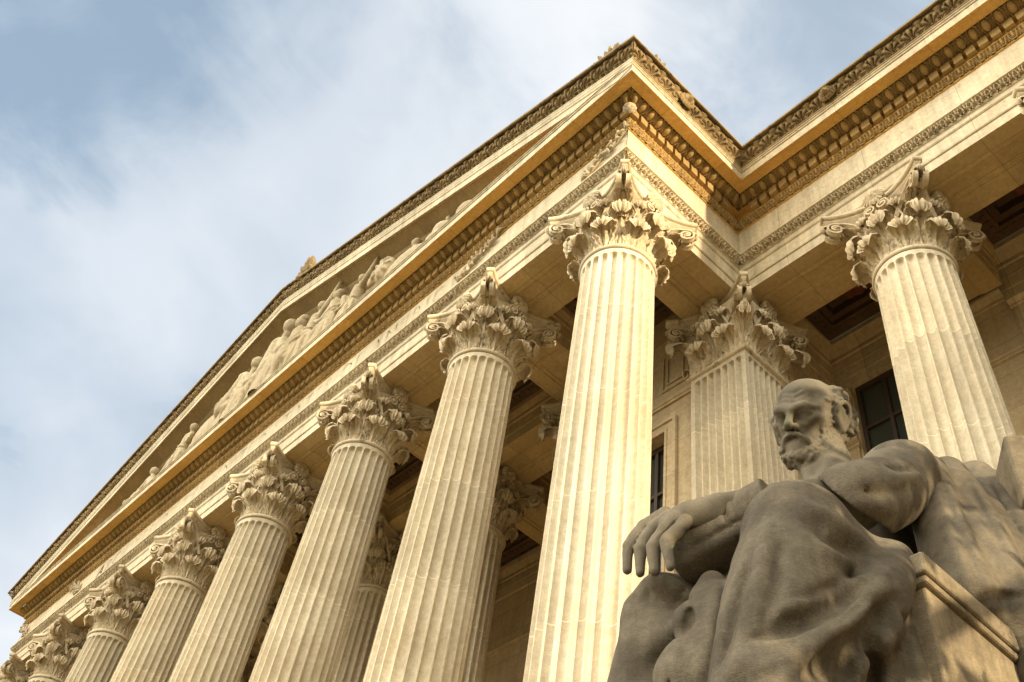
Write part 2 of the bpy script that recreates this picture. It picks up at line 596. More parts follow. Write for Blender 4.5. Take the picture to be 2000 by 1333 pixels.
def fleuron_mesh():
    """rosette facing -y at the origin"""
    mb = MB()
    nr, nt = 9, 96
    a = np.linspace(0, 2 * np.pi, nt, endpoint=False)
    r = np.linspace(0, 1, nr)[:, None]
    pet = np.abs(np.cos(8 * a))[None, :] ** 0.6
    R = 0.265 * r * (1 - 0.20 * (1 - pet) * np.clip((r - .4) / .6, 0, 1))
    d = 0.06 + 0.05 * np.sin(np.pi * np.clip((r - .25) / .75, 0, 1)) * (0.25 + .75 * pet) + 0 * R
    d = np.where(r < 0.33, 0.06 + 0.075 * np.sqrt(np.clip(1 - (r / .33) ** 2, 0, 1)) * (1 + .15 * np.cos(5 * a + 9 * r)), d)
    G = np.stack([R * np.cos(a), -d - 0 * R, R * np.sin(a)], -1)
    mb.grid(G, wrap=True)
    rim = np.stack([G[-1], G[-1] * np.array([.8, 1, .8]) + np.array([0, 0.16, 0])])
    mb.grid(rim, wrap=True)
    return mb


ABZ = ZA + 0.0      # the abacus profile is drawn about this height


def capital_mesh(square=False):
    mb = MB()
    zb = ZN + 0.03
    if not square:
        mb.grid(lathe([(0.70, zb), (0.71, zb + .5), (0.735, zb + 1.0), (0.80, zb + 1.4), (0.90, zb + 1.62), (0.98, zb + 1.70),
                       (0.95, zb + 1.73)], 48), wrap=True)

        def pl(phi, R0=0.72):
            def f(t, r, z):
                rr = R0 + r
                a = phi + t / R0 * np.clip(R0 / rr, 0.0, 1.0) ** 0.6
                return np.stack([rr * np.cos(a), rr * np.sin(a), z], -1)
            return f
        for k in range(8):
            add_leaf(mb, 0.74, 0.27, 0.26, pl(2 * math.pi * (k + .5) / 8), z0=zb)
        for k in range(8):
            add_leaf(mb, 1.22, 0.25, 0.33, pl(2 * math.pi * k / 8), z0=zb, nv=46, lobes=7)
        for k in range(8):           # caulis sheaths
            add_leaf(mb, 0.52, 0.17, 0.24, pl(2 * math.pi * (k + .5) / 8), z0=zb + .93, nv=22, lobes=4)
    else:
        h = 0.75
        def sq(k, f):
            mb.grid(np.array([[(s * (h + f), 0, 0)] for s in (0,)]))
        G = []
        for hh, z in ((h, zb), (h + .01, zb + .6), (h + .04, zb + 1.1), (h + .11, zb + 1.45), (h + .2, zb + 1.66), (h + .2, zb + 1.72)):
            G.append([(-hh, -hh, z), (hh, -hh, z), (hh, hh, z), (-hh, hh, z)])
        mb.grid(np.array(G), wrap=True)

        def plf(k, x0):
            ca, sa = math.cos(k * math.pi / 2), math.sin(k * math.pi / 2)
            def f(t, r, z):
                x = x0 + t * (1 + .25 * np.clip(r / .4, 0, 1))
                y = -(h + r)
                return np.stack([ca * x - sa * y, sa * x + ca * y, z], -1)
            return f

        def plc(k):
            ca, sa = math.cos(k * math.pi / 2), math.sin(k * math.pi / 2)
            def f(t, r, z):
                # wraps the corner
                at = np.sqrt(t * t + 0.0025) - .05
                o = h + r * 0.75
                x = np.where(t < 0, o - at * 1.0, o + 0 * t)
                y = np.where(t < 0, -o + 0 * t, -o + at * 1.0)
                return np.stack([ca * x - sa * y, sa * x + ca * y, z], -1)
            return f
        for k in range(4):
            for x0 in (-0.40, 0.40):
                add_leaf(mb, 0.74, 0.26, 0.26, plf(k, x0), z0=zb)
                add_leaf(mb, 0.52, 0.17, 0.22, plf(k, x0 * 0.9), z0=zb + .93, nv=22, lobes=4)
            add_leaf(mb, 1.22, 0.24, 0.33, plf(k, 0.0), z0=zb, nv=46, lobes=7)
            add_leaf(mb, 1.22, 0.34, 0.40, plc(k), z0=zb, nv=46, nu=25, lobes=7)
    # inner helices, two per face
    for k in range(4):
        ca, sa = math.cos(k * math.pi / 2), math.sin(k * math.pi / 2)
        Rm = np.array([[ca, -sa, 0], [sa, ca, 0], [0, 0, 1]])
        for sg in (-1, 1):
            ex = Rm @ np.array([sg, 0, 0.])
            off = 0.10 if square else 0.0
            cpt = Rm @ np.array([sg * .155, -(0.99 + off * .3), -0.44])
            stem = [Rm @ np.array([sg * .46, -(.80 + off), -1.02]), Rm @ np.array([sg * .37, -(.88 + off), -.70])]
            spiral_strip(mb, cpt, -ex, (0, 0, 1), 0.125, 1.6, 0.09, stem=stem, sgn=-1 if False else 1, th0=math.pi * 0.75, tk=.022)
    o = np.concatenate(mb.v)
    o[:, 2] += ZA
    mb.v = [o]
    return mb


def volute_mesh():
    """corner volutes under one horn: two spirals and the leaf between, horn at (+,-)"""
    mb = MB()
    dg = np.array([1, -1, 0.]) / math.sqrt(2)
    pg = np.array([1, 1, 0.]) / math.sqrt(2)
    for sg in (-1, 1):
        cpt = dg * 1.45 + pg * sg * 0.105 + np.array([0, 0, -0.475])
        stem = [dg * .80 + pg * sg * .42 + np.array([0, 0, -1.02]), dg * 0.98 + pg * sg * .28 + np.array([0, 0, -.62]),
                dg * 1.22 + pg * sg * .15 + np.array([0, 0, -.335])]
        spiral_strip(mb, cpt, dg, (0, 0, 1), 0.185, 1.9, 0.13, stem=stem, sgn=1, th0=math.pi * .62, tk=.026)

    def pl(t, r, z):
        q = dg * 1.0
        P = np.stack([0.90 * dg[0] + r * dg[0] + t * pg[0], 0.90 * dg[1] + r * dg[1] + t * pg[1], z], -1)
        return P
    add_leaf(mb, 0.62, 0.20, 0.40, pl, z0=-1.02, nv=26, lobes=5)
    add_leaf(mb, 0.36, 0.13, 0.26, lambda t, r, z: pl(t, r + .38, z), z0=-0.62, nv=20, lobes=3)
    o = np.concatenate(mb.v)
    o[:, 2] += ZA
    mb.v = [o]
    return mb


def ring_mesh(square=False):
    prof = [(0.745, ZN - .075), (0.775, ZN - .06), (0.785, ZN - .045)]
    a = np.linspace(-math.pi / 2, math.pi / 2, 9)
    prof += [(0.785 + 0.062 * math.cos(x), ZN + 0.02 + 0.062 * math.sin(x)) for x in a]
    prof += [(0.72, ZN + .085)]
    mb = MB()
    if not square:
        mb.grid(lathe([(r, ZA + z) for r, z in prof], 72), wrap=True)
    else:
        G = []
        for r, z in prof:
            G.append([(-r, -r, ZA + z), (r, -r, ZA + z), (r, r, ZA + z), (-r, r, ZA + z)])
        mb.grid(np.array(G), wrap=True)
    return mb


def pier_mesh():
    mb = MB()
    h = 0.775
    nf = 7
    ztop = ZA + ZN - .06
    zf = ztop - 0.09
    w = 0.075
    mar = 0.10
    per = 14
    pitch = (2 * h - 2 * mar) / nf
    xs = [-h]
    us = [9.]
    for i in range(nf):
        for j in range(per):
            ph = j / per
            xs.append(-h + mar + (i + ph) * pitch)
            us.append((ph - .5) / .41)
    xs.append(h - mar)
    us.append(9.)
    xs = np.array(xs)
    us = np.array(us)
    zs = list(np.linspace(ZB + .9, zf - w - .02, 6)) + [zf - w * (1 - t) for t in (0, .2, .4, .58, .74, .86, .95, 1.0)] + [zf + .004, ztop]
    G = []
    for z in zs:
        e = 1 - us ** 2
        if z > zf - w:
            e = e - ((z - zf + w) / w) ** 2
        dep = 0.115 * np.sqrt(np.clip(e, 0, 1))
        row = []
        for k in range(4):
            ca, sa = math.cos(k * math.pi / 2), math.sin(k * math.pi / 2)
            x, y = xs, -(h - dep)
            row.append(np.stack([ca * x - sa * y, sa * x + ca * y, np.full_like(x, z)], -1))
        G.append(np.concatenate(row))
    mb.grid(np.array(G), wrap=True)
    mb.box((-.98, -.98, ZB), (.98, .98, ZB + .4))
    mb.box((-.9, -.9, ZB + .4), (.9, .9, ZB + .9))
    return mb


def fit_children(root, square):
    cap = capital_mesh(square).build('capital', M['capital'], root, smooth=True, angle=50)
    ab = abacus_mesh()
    for v in ab.v:
        v[:, 2] += ZA
    ab.build('abacus', M['capital'], root, smooth=True, angle=28)
    ring_mesh(square).build('necking_ring', M['capital'], root, smooth=not square, angle=40)
    fl = fleuron_mesh().build('fleuron', M['capital'], root, smooth=True, angle=60)
    vo = volute_mesh().build('volute', M['capital'], root, smooth=True, angle=50)
    for k in range(4):
        f = fl if k == 0 else fl.copy()
        v = vo if k == 0 else vo.copy()
        if k:
            COL.objects.link(f)
            COL.objects.link(v)
            f.parent = root
            v.parent = root
        a = k * math.pi / 2
        f.location = (math.sin(a) * 0.97, -math.cos(a) * 0.97, ZA - .07)
        f.rotation_euler = (0, 0, a)
        v.rotation_euler = (0, 0, a)


mb = MB()
mb.grid(shaft_mesh(), wrap=True)
pr = [(1.12, ZB), (1.12, ZB + .3)]
base = [(1.12, .3), (1.16, .36), (1.17, .43), (1.13, .50), (1.06, .52), (1.0, .56), (.99, .64), (1.03, .68), (1.06, .72), (1.05, .78), (.97, .82), (.90, .86), (.89, .9)]
mb.grid(lathe([(r, ZB + z) for r, z in base], 64), wrap=True)
mb.box((-1.2, -1.2, ZB), (1.2, 1.2, ZB + .3))
col0 = part(mb, 'column', M['shaft'], smooth=True, angle=22)
fit_children(col0, False)
col0['label'] = 'fluted corner column at the right end of the portico front, lit by the sun'
for x in XS[1:]:
    c = copy_tree(col0, building, (x, 0, 0))
    c.rotation_euler = (0, 0, math.pi / 2 * random.randint(0, 3))
    del c['label']
for i in range(1, 5):
    c = copy_tree(col0, building, (S2 * i, D, 0))
    c.rotation_euler = (0, 0, math.pi / 2 * random.randint(0, 3))
    c['label'] = 'fluted column of the right-hand wing'
for x in XS[2:7]:
    c = copy_tree(col0, building, (x, D, 0))
    c['label'] = 'shaded fluted column in the inner row of the portico'
pier0 = part(pier_mesh(), 'square_pier', M['shaft'], smooth=True, angle=22)
fit_children(pier0, True)
pier0.location = (0, D, 0)
for x in (-E0, XS[-1], XS[-1] + E0):
    copy_tree(pier0, building, (x, 0, 0))


# ================================================================== ENTABLATURE
XE = 90.0    # the wing runs on well past the frame


def path_nodes(o):
    xl = XS[-1]
    return [(xl - o, D + 8), (xl - o, -o), (o, -o), (o, D - o), (XE, D - o)]


def sweep(mb, prof, nodes=path_nodes, seg=None):
    G = np.array([[(x, y, z + ZA) for (x, y) in nodes(o)] for o, z in prof])
    if seg:
        G = G[:, seg[0]:seg[1] + 1]
    mb.grid(G, flip=False)


arch = [(-0.83, 1.26), (-0.83, 0.08), (-0.32, 0.08), (-0.32, 0.105), (-0.29, 0.105), (-0.27, 0.13), (-0.19, 0.13), (-0.19, 0.15), (0.07, 0.15), (0.07, 0.13), (0.15, 0.13), (0.17, 0.105), (0.20, 0.105), (0.20, 0.08), (0.68, 0.08), (0.68, 0.40), (0.705, 0.40), (0.72, 0.425), (0.72, 0.82), (0.735, 0.82), (0.76, 0.85),
        (0.76, 1.0), (0.78, 1.01), (0.80, 1.03), (0.80, 1.20), (0.93, 1.20), (0.97, 1.21), (0.97, 1.265), (0.86, 1.27)]
mb = MB()
sweep(mb, arch[14:])
part(mb, 'architrave', M['entab'])
mb = MB()
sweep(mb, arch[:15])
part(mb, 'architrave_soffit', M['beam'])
mb = MB()
sweep(mb, [(0.86, 1.27), (0.86, 2.28)], seg=(0, 1))
sweep(mb, [(0.86, 1.27), (0.86, 2.28)], seg=(2, 4))
frieze = part(mb, 'frieze', M['entab'])
mb = MB()
# bed moulding ground, dentil ground, egg ground, corona
sweep(mb, [(0.86, 2.28), (0.90, 2.29), (0.90, 2.31)])
sweep(mb, [(0.90, 2.54), (0.98, 2.56), (0.98, 2.60), (0.93, 2.60), (0.93, 2.895), (1.08, 2.895), (1.08, 2.90)])
sweep(mb, [(1.37, 3.07), (1.39, 3.075), (1.60, 3.075), (1.62, 3.06), (1.66, 3.06), (1.665, 3.005), (1.70, 3.005)])
sweep(mb, [(1.76, 3.375), (0.5, 3.50)], seg=(1, 2))
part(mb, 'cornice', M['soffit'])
mb = MB()
sweep(mb, [(1.70, 3.005), (1.70, 3.28), (1.73, 3.29), (1.73, 3.335), (1.76, 3.35), (1.76, 3.375)])
part(mb, 'cornice_fascia', M['entab'])
mb = MB()
for g in ((0, 1), (2, 4)):
    sweep(mb, [(1.76, 3.375), (1.78, 3.40), (1.78, 3.44)], seg=g)
    sweep(mb, [(2.00, 3.80), (2.04, 3.80), (2.04, 3.87), (1.8, 3.90), (0.2, 3.98)], seg=g)
part(mb, 'gutter_cornice', M['cyma'])


# ------------------------------------------------------------------ carved bands
def runs(o):
    n = path_nodes(o)
    return [(np.array([*n[i], 0.]), np.array([*n[i + 1], 0.])) for i in range(4)]


def band(mb, tile, pitch, prof, which=(1, 2, 3), ns=12, margin=0.0, xmax=16.0, slope=False):
    """a row of carved tiles. prof: list of (o,z) from bottom to top; tile(s,h)->depth; s in 0..1"""
    prof = np.asarray(prof, float)
    nh = len(prof)
    T = np.gradient(prof, axis=0)
    T /= np.linalg.norm(T, axis=1)[:, None]
    N = np.stack([T[:, 1], -T[:, 0]], 1)
    s = np.linspace(0, 1, ns + 1)
    h = np.linspace(0, 1, nh)
    Dp = tile(s[None, :] + 0 * h[:, None], h[:, None] + 0 * s[None, :])
    om = prof[:, 0].mean()
    for r in which:
        a, b = runs(om)[r]
        if r == 3:
            b = b.copy()
            b[0] = xmax
        L = np.linalg.norm(b - a)
        u = (b - a) / L
        nrm = np.array([u[1], -u[0], 0])
        cnt = max(1, int(round((L - 2 * margin) / pitch)))
        w = (L - 2 * margin) / cnt
        for i in range(cnt):
            first, last = i == 0, i == cnt - 1
            s0 = margin + i * w
            ss = s0 + s * w
            G = np.zeros((nh, ns + 1, 3))
            for j in range(nh):
                oo = prof[j, 0] + Dp[j] * N[j, 0]
                zz = prof[j, 1] + Dp[j] * N[j, 1] + ZA
                sj = ss.copy()
                # mitre the end tiles
                k0 = (prof[j, 0] - om) * (1 if r in (1,) else (1 if r == 2 else -1))
                if first and margin == 0:
                    e = {0: 0, 1: -(prof[j, 0] - om), 2: -(prof[j, 0] - om), 3: (prof[j, 0] - om)}[r]
                    sj = sj + e * (1 - s)
                if last and margin == 0:
                    e = {0: (prof[j, 0] - om), 1: (prof[j, 0] - om), 2: -(prof[j, 0] - om), 3: 0}[r]
                    sj = sj + e * s
                G[j] = a + np.outer(sj, u) + np.outer(oo - om, nrm)
                G[j, :, 2] = zz
            mb.grid(G)


def t_leafdart(s, h):
    e = ((s - .5) / .36) ** 2 + ((h - .75) / .72) ** 2
    rim = np.exp(-((np.sqrt(e) - 1.0) / .16) ** 2)
    core = np.clip(1 - ((s - .5) / .17) ** 2, 0, 1) * np.clip((h - .1) / .3, 0, 1)
    dart = np.exp(-((np.minimum(s, 1 - s)) / .07) ** 2) * np.clip((.6 - h) / .3, 0, 1)
    q = np.maximum.reduce([rim, .85 * core, .85 * dart])
    return 0.09 * np.clip((q - .2) / .55, 0, 1) - 0.05


def t_archleaf(s, h):
    rr = np.sqrt(((s - .5) / .30) ** 2 + ((h - .62) / .28) ** 2)
    ring = np.exp(-((rr - .8) / .3) ** 2)
    dot = np.exp(-(rr / .3) ** 2)
    x = np.minimum(s, 1 - s)
    leg = np.exp(-((x - .06 - .32 * (1 - h)) / .10) ** 2) * (h < .55)
    tip = np.exp(-(x / .10) ** 2) * np.clip((h - .3) / .3, 0, 1)
    q = np.maximum.reduce([ring, dot, leg, tip])
    return 0.095 * np.clip((q - .25) / .5, 0, 1) - 0.06


def t_egg(s, h):
    e = ((s - .5) / .29) ** 2 + ((h - .50) / .50) ** 2
    egg = 0.125 * np.sqrt(np.clip(1 - e, 0, 1))
    q = np.sqrt(e)
    rim = 0.09 * np.exp(-((q - 1.36) / .12) ** 2)
    x = np.minimum(s, 1 - s)
    dart = 0.09 * np.clip(1 - x / .055, 0, 1) * np.clip((.95 - h) / .4, 0, 1)
    return np.maximum.reduce([egg, rim, dart]) - 0.065


def t_palmette(s, h):
    x = (s - .5) * 0.50
    y = h * 0.50
    r = np.hypot(x, y - .06)
    a = np.arctan2(x, y - .06)
    n = 9
    pet = np.abs(np.cos(a * n / 2 * 1.18)) ** 0.7
    R = 0.36 * np.cos(a * 0.62).clip(0) ** 0.5
    fan = pet * np.clip((R - r) / .03, 0, 1) * np.clip((r - .03) / .05, 0, 1) * (np.abs(a) < 1.75)
    prof = 0.4 + 0.6 * np.sin(np.pi * np.clip(r / np.maximum(R, .01), 0, 1) ** 1.3)
    fan = fan * prof
    bud = np.exp(-(r / .05) ** 2)
    # lotus between two palmettes
    xl = np.minimum(s, 1 - s) * .50
    yl = y - .10
    al = np.arctan2(xl, yl)
    rl = np.hypot(xl, yl)
    lot = np.abs(np.cos(al * 4.2)) ** .6 * np.clip((.36 - rl) / .04, 0, 1) * (np.abs(al) < .62) * np.clip(rl / .08, 0, 1)
    sc = np.exp(-((np.hypot(xl - .05, y - .07) - .038) / .016) ** 2)
    return 0.15 * np.maximum.reduce([fan, .9 * bud, .75 * lot, .7 * sc]) - 0.09


def curve(p, n):
    return catmull(p, n)


mb = MB()
band(mb, t_archleaf, 0.2074, curve([(0.81, 1.03), (0.84, 1.08), (0.90, 1.14), (0.93, 1.20)], 14), ns=15)
part(mb, 'leaf_moulding', M['capital'], smooth=True)
mb = MB()
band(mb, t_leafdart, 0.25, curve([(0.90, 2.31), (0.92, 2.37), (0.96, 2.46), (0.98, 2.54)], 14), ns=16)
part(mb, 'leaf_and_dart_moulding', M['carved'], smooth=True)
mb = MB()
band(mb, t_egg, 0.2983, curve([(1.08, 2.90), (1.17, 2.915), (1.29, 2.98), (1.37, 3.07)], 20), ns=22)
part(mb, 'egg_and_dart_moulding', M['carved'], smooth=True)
mb = MB()
cy = [(1.78, 3.44), (1.785, 3.52), (1.83, 3.62), (1.92, 3.71), (1.985, 3.76), (2.00, 3.80)]
band(mb, t_palmette, 0.5043, curve(cy, 26), which=(2, 3), ns=30)
part(mb, 'palmette_frieze', M['cyma'], smooth=True)

for r in (1, 2, 3):
    mb = MB()
    a, b = runs(1.10)[r]
    if r == 3:
        b = b.copy()
        b[0] = 16
    L = np.linalg.norm(b - a)
    u = (b - a) / L
    nrm = np.array([u[1], -u[0], 0])
    lo = 0.06 if r != 3 else 0.32
    hi = L - (0.32 if r == 2 else 0.06)
    cnt = int(round((hi - lo) / 0.2983))
    w = (hi - lo) / cnt
    Rm = np.stack([u, nrm, [0, 0, 1]], 1)
    for i in range(cnt):
        s0 = lo + i * w + w * .14
        mb.box((s0, -0.18, ZA + 2.61), (s0 + w * .72, 0.0, ZA + 2.90), Rm, a)
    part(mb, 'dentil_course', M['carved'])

# pine cone hanging at the outer corner of the dentils
mb = MB()
th = np.linspace(0, 2 * np.pi, 40, endpoint=False)
G = []
for t in np.linspace(0, 1, 24):
    rr = 0.145 * math.sin(math.pi * (t * .9)) ** .75 + .001
    sc = 1 + .16 * np.abs(np.sin(4 * th + (math.pi / 2 if int(t * 8) % 2 else 0))) + .07 * math.sin(16 * math.pi * t)
    G.append(np.stack([rr * sc * np.cos(th) + 1.06, rr * sc * np.sin(th) - 1.06, np.full(40, ZA + 2.60 + .30 * t)], -1))
mb.grid(np.array(G), wrap=True)
part(mb, 'pine_cone', M['capital'], smooth=True)


# lion head water spouts on the gutter
def lion_mesh():
    mb = MB()
    nr, nt = 12, 56
    a = np.linspace(0, 2 * np.pi, nt, endpoint=False)
    r = np.linspace(0, 1, nr)[:, None]
    mane = 1 + 0.10 * np.abs(np.sin(7 * a))
    R = 0.205 * r * mane
    d = 0.17 * np.sqrt(np.clip(1 - r ** 2, 0, 1)) + 0.05 * np.sin(7 * np.pi * r) * (r > .5) * np.abs(np.cos(9 * a + 4 * r))
    x, z = R * np.cos(a), R * np.sin(a)
    d = d + .07 * np.exp(-((x / .07) ** 2 + ((z + .03) / .07) ** 2))
    d = d - .06 * np.exp(-(((np.abs(x) - .085) / .03) ** 2 + ((z - .045) / .025) ** 2))
    d = d - .12 * np.exp(-((x / .075) ** 2 + ((z + .125) / .03) ** 2))
    mb.grid(np.stack([x + 0 * d, -d, z + 0 * d], -1), wrap=True)
    return mb


lh = part(lion_mesh(), 'lion_head', M['cyma'], smooth=True)
lh.location = (1.87, 0.03, ZA + 3.62)
lh.rotation_euler = (0, 0, math.pi / 2)
for x in (4.46, 9.0):
    c = lh.copy()
    COL.objects.link(c)
    c.location = (x, D - 1.87, ZA + 3.62)
    c.rotation_euler = (0, 0, 0)

# ------------------------------------------------------------------ pediment
XL = XS[-1]


def rake_nodes(prof, side, zmin=None):
    """points of the sloping cornice: outer end, apex; zmin: start only where it clears the level cornice"""
    e = []
    for o, z in prof:
        sh = max(0.0, (zmin - z) / SL) if zmin else 0.0
        up = sh * SL
        if side > 0:
            e.append([(o - sh, -o, ZA + z + up), (XM, -o, ZA + z + (o - XM) * SL)])
        else:
            e.append([(XM, -o, ZA + z + (XM - (XL - o)) * SL), (XL - o + sh, -o, ZA + z + up)])
    return np.array(e)


rake_face = [(1.715, 2.86), (1.715, 3.16), (1.745, 3.18), (1.745, 3.26), (1.765, 3.29), (1.765, 3.36), (1.785, 3.40), (1.785, 3.44)]
rake_prof = [(0.80, 2.62), (0.98, 2.64), (0.98, 2.72), (1.12, 2.80), (1.16, 2.90), (1.62, 2.92), (1.66, 2.90), (1.66, 2.86), (1.715, 2.86)]
rake_top = [(2.00, 3.80), (2.04, 3.80), (2.045, 3.875), (1.9, 3.93), (-0.2, 4.0)]
mb = MB()
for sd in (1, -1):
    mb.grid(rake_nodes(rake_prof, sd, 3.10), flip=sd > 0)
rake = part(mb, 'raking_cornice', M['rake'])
mb = MB()
for sd in (1, -1):
    mb.grid(rake_nodes(rake_face, sd, 3.012), flip=sd > 0)
part(mb, 'raking_fascia', M['entab'])
mb = MB()
for sd in (1, -1):
    mb.grid(rake_nodes(rake_top, sd), flip=sd > 0)
part(mb, 'raking_gutter', M['cyma'])


def rake_band(mb, tile, pitch, prof, ns=22):
    prof = np.asarray(prof, float)
    nh = len(prof)
    T = np.gradient(prof, axis=0)
    T /= np.linalg.norm(T, axis=1)[:, None]
    N = np.stack([T[:, 1], -T[:, 0]], 1)
    s = np.linspace(0, 1, ns + 1)
    h = np.linspace(0, 1, nh)
    Dp = tile(s[None, :] + 0 * h[:, None], h[:, None] + 0 * s[None, :])
    om = prof[:, 0].mean()
    for sd in (1, -1):
        L = om - XM
        cnt = int(round(L * math.sqrt(1 + SL * SL) / pitch))
        for i in range(cnt):
            G = np.zeros((nh, ns + 1, 3))
            for j in range(nh):
                o, z = prof[j]
                f = (i + s) / cnt
                oo = o + Dp[j] * N[j, 0]
                zz = z + Dp[j] * N[j, 1]
                x = (o - (o - XM) * f) if sd > 0 else ((XL - o) + (XM - XL + o) * f)
                G[j, :, 0] = x
                G[j, :, 1] = -oo
                G[j, :, 2] = ZA + zz + (o - XM) * f * SL
            mb.grid(G, flip=sd > 0)


mb = MB()
rake_band(mb, t_palmette, 0.5043, curve(cy, 24), ns=28)
part(mb, 'raking_palmette_frieze', M['cyma'], smooth=True)

mb = MB()
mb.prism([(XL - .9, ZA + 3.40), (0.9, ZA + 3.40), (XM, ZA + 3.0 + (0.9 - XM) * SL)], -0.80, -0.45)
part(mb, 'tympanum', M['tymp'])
mb = MB()
for sg in (1, -1):
    xo = 1.9 if sg > 0 else XL - 1.9
    G = np.array([[(xo, y, ZA + 3.93), (XM, y, ZA + 3.93 + (1.9 - XM) * SL)] for y in (-1.86, 30.0)])
    mb.grid(G)
roof = part(mb, 'gable_roof', M['roof'])
mb = MB()
mb.box((1.5, D - 1.7, ZA + 3.90), (XE, 30, ZA + 4.02))
part(mb, 'wing_roof', M['roof'])


# palmette antefixes
def antefix(name, x, y, z, w, hgt, rz=0.0, mat='cyma', n=9):
    mb = MB()
    for k in range(n):
        a = (k - (n - 1) / 2) / ((n - 1) / 2) * 1.45
        Lr = hgt * (0.60 + .40 * math.cos(a * .8))
        t = np.linspace(.14, 1, 9)
        P = np.stack([w / hgt * Lr * t * np.sin(a), -.06 - .16 * t ** 3 + .03 * (k % 2), Lr * t * np.cos(a) + .06], -1)
        rad = hgt * 0.105 * (9 / n) * np.sin(np.pi * np.clip(t * .985, 0, 1) ** 1.7) ** .6 * 1.25 + .012
        G = tube_mesh(P, rad, 8)
        mb.grid(G, wrap=True)
        mb.add(np.concatenate([G[-1], P[-1:] + (P[-1:] - P[-2:-1]) * .1]), [(i, (i + 1) % 8, 8) for i in range(8)])
    mb.box((-w * .45, -.08, -.05), (w * .45, .16, hgt * .14))
    o = part(mb, name, M[mat], smooth=True, angle=60)
    o.location = (x, y, z)
    o.rotation_euler = (0, 0, rz)
    return o


def rake_z(x):
    return ZA + 3.93 + (1.95 - x) * SL


antefix('palmette_antefix', -14.75, -1.85, rake_z(-14.75) - .05, .62, .95)
antefix('corner_antefix', 0.85, -1.70, ZA + 4.25, 0.72, .66, 0.0, n=11)
antefix('corner_antefix', 1.75, -1.0, ZA + 3.9, 0.35, 0.36, math.pi / 2, n=7)


# ================================================================== INSIDE THE PORTICO
YW = 7.12      # wing wall face
YB = 8.2       # back wall of the portico
ZC = ZT + 1.22


def beam_profile_x(mb, x0, x1, yc, hw):
    """ceiling beam along x with a sunk soffit and stepped sides"""
    for sg in (1, -1):
        pr = [(yc + sg * hw, ZT), (yc + sg * hw, ZT + .36), (yc + sg * (hw + .025), ZT + .36), (yc + sg * (hw + .025), ZT + .74),
              (yc + sg * (hw + .06), ZT + .78), (yc + sg * (hw + .06), ZT + .9), (yc + sg * (hw + .18), ZT + 1.05), (yc + sg * (hw + .18), ZC + .5)]
        mb.grid(np.array([[(x0, y, z), (x1, y, z)] for y, z in pr]), flip=sg < 0)
    so = [(-hw, 0), (-.30, 0), (-.30, .03), (-.20, .05), (-.20, .07), (.20, .07), (.20, .05), (.30, .03), (.30, 0), (hw, 0)]
    mb.grid(np.array([[(x0, yc + a, ZT + b), (x1, yc + a, ZT + b)] for a, b in so]))


def beam_profile_y(mb, y0, y1, xc, hw):
    for sg in (1, -1):
        pr = [(xc + sg * hw, ZT), (xc + sg * hw, ZT + .36), (xc + sg * (hw + .025), ZT + .36), (xc + sg * (hw + .025), ZT + .74),
              (xc + sg * (hw + .06), ZT + .78), (xc + sg * (hw + .06), ZT + .9), (xc + sg * (hw + .18), ZT + 1.05), (xc + sg * (hw + .18), ZC + .5)]
        mb.grid(np.array([[(x, y0, z), (x, y1, z)] for x, z in pr]), flip=sg > 0)
    so = [(-hw, 0), (-.30, 0), (-.30, .03), (-.20, .05), (-.20, .07), (.20, .07), (.20, .05), (.30, .03), (.30, 0), (hw, 0)]
    mb.grid(np.array([[(xc + a, y0, ZT + b + .002), (xc + a, y1, ZT + b + .002)] for a, b in so]))


mb = MB()
beam_profile_x(mb, XS[6] - .5, XS[1] + .5, D, .76)
part(mb, 'ceiling_beam', M['beam'])
for x in XS[1:7]:
    mb = MB()
    beam_profile_y(mb, .83, D - .76, x, .74)
    part(mb, 'ceiling_beam', M['beam'])
for x in XS[2:7]:
    mb = MB()
    beam_profile_y(mb, D + .76, YB - .2, x, .74)
    part(mb, 'ceiling_beam', M['beam'])
for i in range(1, 5):
    mb = MB()
    beam_profile_y(mb, D + .83, YW - .15, S2 * i, .74)
    part(mb, 'ceiling_beam', M['beam'])
# ledge round the inner side of the outer architraves
mb = MB()
mb.box((XS[-1], .83, ZT + 1.0), (0.0, 1.0, ZC + .3))
mb.box((XS[-1] + .83, .83, ZT + .72), (-.83, .9, ZT + .9))
part(mb, 'ceiling_cornice', M['beam'])
mb = MB()
mb.box((-.9, .83, ZT + .72), (-.83, D - .8, ZT + .9))
mb.box((-1.02, .83, ZT + 1.0), (-.83, D - .8, ZC + .3))
part(mb, 'ceiling_cornice', M['beam'])
mb = MB()
mb.box((.83, D + .83, ZT + .72), (XE, D + .9, ZT + .9))
mb.box((.83, D + .83, ZT + 1.0), (XE, D + 1.02, ZC + .3))
part(mb, 'ceiling_cornice', M['beam'])


